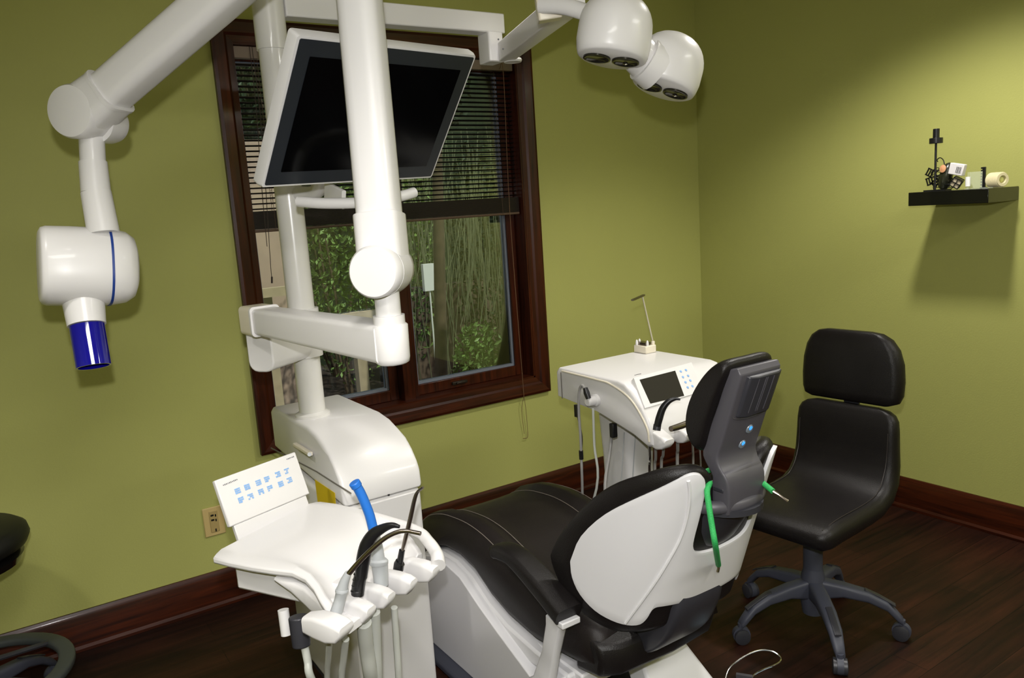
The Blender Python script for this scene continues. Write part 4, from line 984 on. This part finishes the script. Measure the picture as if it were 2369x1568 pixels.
for k in range(48):
    a = 2*math.pi*k/48; d = Vector((math.cos(a), math.sin(a), 0)); secs.append([C2+d*(.250+x)+Vector((0, 0, .192+z)) for x, z in rrect(.05, .026, .008, 2)])
s1.loft(secs, loop=True).build('foot_ring', mat('charcoal_ring', (62, 66, 66), .5), s2, smooth=50)
s1 = MB()
for a in (.5, 2.6, 4.7): s1.tube([C2+Vector((.03*math.cos(a), .03*math.sin(a), .24)), C2+Vector((.24*math.cos(a), .24*math.sin(a), .195))], .009, n=8, smooth=0)
s1.build('ring_spoke', GREYD, s2)

# ------------------------------------------------------------------ foot control at the bottom
fc = thing('foot_control', P(1735, 1580, z=.0), 'pale blue foot control with a bent wire bail on the floor at the bottom edge', 'foot control')
fc0 = P(1745, 1590, z=.02)
MB().lathe([(.055, 0), (.058, .008), (.052, .022), (.03, .034), (.001, .038)], (fc0.x+.0, fc0.y-.045, .001), n=32).build('housing', mat('pale_blue_plastic', (160, 184, 206), .35), fc)
MB().box(P(1722, 1572, z=.03), (.012, .05, .035), Matrix.Rotation(.6, 3, 'Z')).build('pedal_edge', GREYP, fc)
bw = [P(1677, 1575, z=.02), P(1686, 1548, z=.05), P(1707, 1528, z=.07), P(1735, 1511, z=.09), P(1762, 1503, z=.10), P(1787, 1506, z=.10), P(1803, 1517, z=.09), P(1806, 1528, z=.085), P(1795, 1537, z=.08), P(1770, 1547, z=.065), P(1750, 1557, z=.05), P(1738, 1568, z=.04)]
MB().tube(bw, .0028, n=8).build('wire_bail', CHROME, fc)

# ------------------------------------------------------------------ ceiling lights (fixtures), fill panels added
for dx_, dy_, pw_, ang_, lab in DOWN:
    t = thing('recessed_light', (dx_, dy_, CEIL), lab, 'ceiling light', 'recessed downlights')
    MB().lathe([(.085, -.002), (.115, -.002), (.115, -.008), (.09, -.012), (.085, -.004)], (dx_, dy_, CEIL), n=28).build('trim_ring', WHITE, t)
    MB().lathe([(.084, -.002), (.001, -.002)], (dx_, dy_, CEIL), n=24).build('lens', mat('lamp_lens', (255, 244, 225), .4, emit=((255, 240, 215), 4)), t)
for lx, ly, lab in ((-3.6, -3.9, 'added rectangular fill panel in the ceiling behind the photographer on the left'), (-.56, -4.1, 'added rectangular fill panel in the ceiling over the right rear of the room')):
    t = thing('fill_panel', (lx, ly, CEIL), lab, 'ceiling light', 'added fill panels')
    MB().bx(lx-.6, lx+.6, ly-.3, ly+.3, CEIL-.022, CEIL-.002).build('housing', WHITE, t)
    MB().bx(lx-.58, lx+.58, ly-.28, ly+.28, CEIL-.03, CEIL-.0225).build('diffuser', mat('fill_diffuser', (255, 250, 240), .5, emit=((255, 246, 232), 2.0)), t)

# ------------------------------------------------------------------ outside
GZ = -.25
struct(MB().bx(-7, 8, .16, 12, GZ-.05, GZ).build('ground_outside', mat('mulch', (58, 46, 40), .9, noise=.5, nscale=9, bump=1, bscale=20)))
LEAFS = [mat('leaf_green', (78, 110, 44), .5, noise=.4, nscale=5), mat('leaf_pale', (120, 146, 76), .5, noise=.4, nscale=5), mat('leaf_dark', (42, 62, 34), .5, noise=.4, nscale=5)]
BARK = mat('bark', (92, 76, 60), .9, noise=.3, nscale=12, bump=1, bscale=30)
def shrub(c, r, n, m, label, ls=.05, seed=0, cat='shrub'):
    random.seed(seed); c = Vector(c); t = thing('garden_shrub', (c.x, c.y, GZ), label, cat, None)
    s1 = MB()
    for _ in range(n):
        d = Vector((random.gauss(0, 1), random.gauss(0, 1), random.gauss(0, 1))).normalized()*(random.random()**.4)
        p = c+Vector((d.x*r[0], d.y*r[1], d.z*r[2])); p.z = max(p.z, GZ+.02)
        u = Vector((random.uniform(-1, 1), random.uniform(-1, 1), random.uniform(-1, .4))).normalized(); v_ = u.cross(Vector((random.random(), random.random(), random.random()))).normalized()
        l = ls*random.uniform(.6, 1.3); nn = u.cross(v_)*l*.12
        s1.add([p-u*l, p+v_*l*.42+nn, p+u*l, p-v_*l*.42+nn], [(0, 1, 2), (0, 2, 3)])
    s1.build('foliage', m, t, smooth=10)
    s1 = MB()
    for k in range(5):
        a = random.uniform(0, 6.28); s1.tube([(c.x+.05*math.cos(a), c.y+.05*math.sin(a), GZ), (c.x+r[0]*.3*math.cos(a), c.y+r[1]*.3*math.sin(a), (GZ+c.z)/2), (c.x+r[0]*.6*math.cos(a), c.y+r[1]*.6*math.sin(a), c.z+r[2]*.4)], [.02, .014, .005], n=6)
    s1.build('stems', BARK, t)
shrub((-2.25, 2.9, .95), (.42, .35, .8), 1500, LEAFS[0], 'leafy green shrub close outside the left window sash', .035, 1)
shrub((-.85, 3.5, 1.0), (.42, .4, 1.0), 1700, LEAFS[1], 'pale leafy bush in the garden left of the window mullion', .03, 2)
shrub((-.1, 3.9, 1.3), (.5, .4, 1.3), 2200, LEAFS[1], 'tall feathery bush outside the right window sash', .035, 3)
shrub((-.2, 2.3, .30), (.26, .16, .36), 1300, LEAFS[1], 'low sunlit plant at the foot of the garden bank', .03, 5)
shrub((.95, 3.9, 1.2), (.45, .4, 1.2), 1900, LEAFS[2], 'dark green bush beyond the right end of the window', .04, 6)
shrub((-.3, 5.4, 3.3), (2.2, .5, 1.5), 4200, LEAFS[2], 'overhanging tree crown seen through the blind', .06, 7, 'tree')
random.seed(12); s1 = MB()
for _ in range(260):
    x = random.uniform(-.5, 1.3); y = 2.75+random.uniform(0, .5); z0 = random.uniform(1.0, 2.4); l = random.uniform(.5, 1.3)
    sw = random.uniform(-.18, .18); s1.tube([(x, y, z0), (x+sw*.4, y, z0-l*.5), (x+sw, y+.03, max(GZ+.02, z0-l))], .0035, n=4, smooth=2)
o = s1.build('weeping_branches', mat('dry_strand', (128, 130, 96), .7), None); tag(o, 'fine weeping strands hanging outside the right window sash', 'branches'); o['kind'] = 'stuff'
def trunk(x, y, h, r, lean, label):
    tag(MB().tube([(x, y, GZ), (x+lean*.4, y, h*.4), (x+lean, y+.1, h)], [r, r*.8, r*.6], n=10).build('tree_trunk', BARK), label, 'tree trunk')
trunk(-1.0, 1.6, 3.4, .05, .3, 'leaning slim tree trunk crossing behind the blind')
trunk(-.62, 1.2, 3.0, .035, .05, 'thin dark upright trunk near the window mullion')
trunk(1.1, 2.3, 3.0, .07, .15, 'thick tree trunk outside towards the right end of the window')
tag(MB().bx(-4.6, -.95, 4.4, 4.55, GZ, 2.35).build('neighbour_wall', mat('pinkish_siding', (190, 160, 142), .8, noise=.1, nscale=3)), 'pale pinkish neighbouring wall seen through the left of the blind', 'wall')
t = thing('garden_fence', (-.8, 3.4, GZ), 'tan wooden rail fence across the garden beyond the left sash', 'fence')
FW = mat('tan_fence_wood', (190, 168, 138), .8, noise=.15, nscale=10)
MB().bx(-3.4, -1.72, 2.30, 2.36, 1.04, 1.105).build('top_rail', FW, t)
MB().bx(-1.72, -1.0, 2.30, 2.34, .79, .85).build('reflection_rail', FW, t)  # rail shape standing in for a tan streak reflected in the glass
for k in range(4):
    MB().bx(-3.3+k*.68, -3.22+k*.68, 2.36, 2.44, GZ, 1.04 if k < 3 else .84).build('post', FW, t)
tag(MB().prism([(.0, 4.42, GZ), (3.0, 4.42, GZ), (3.0, 4.5, .75), (.0, 4.5, .75)], (0, .2, 0)).build('earth_bank', mat('brown_earth', (98, 80, 66), .95, noise=.3, nscale=6)), 'brown earth bank sloping up behind the right sash', 'bank')
tag(MB().bx(-.60, -.50, 2.42, 2.46, .93, 1.15).bx(-.555, -.545, 2.43, 2.44, GZ, .93).build('reflection_board', mat('reflection_white', (235, 232, 225), .6)), 'small white board on a thin stake standing in for a reflection right of the window mullion', 'board')  # white board added where the window glass shows a bright reflection
tag(MB().bx(-6, 8, 6.2, 6.4, GZ, 4.6).build('hedge_backdrop', mat('deep_hedge', (34, 46, 28), .95, noise=.6, nscale=4)), 'tall dark hedge closing the garden', 'hedge')
for o in list(bpy.data.objects):
    if '_o' in o: del o['_o']
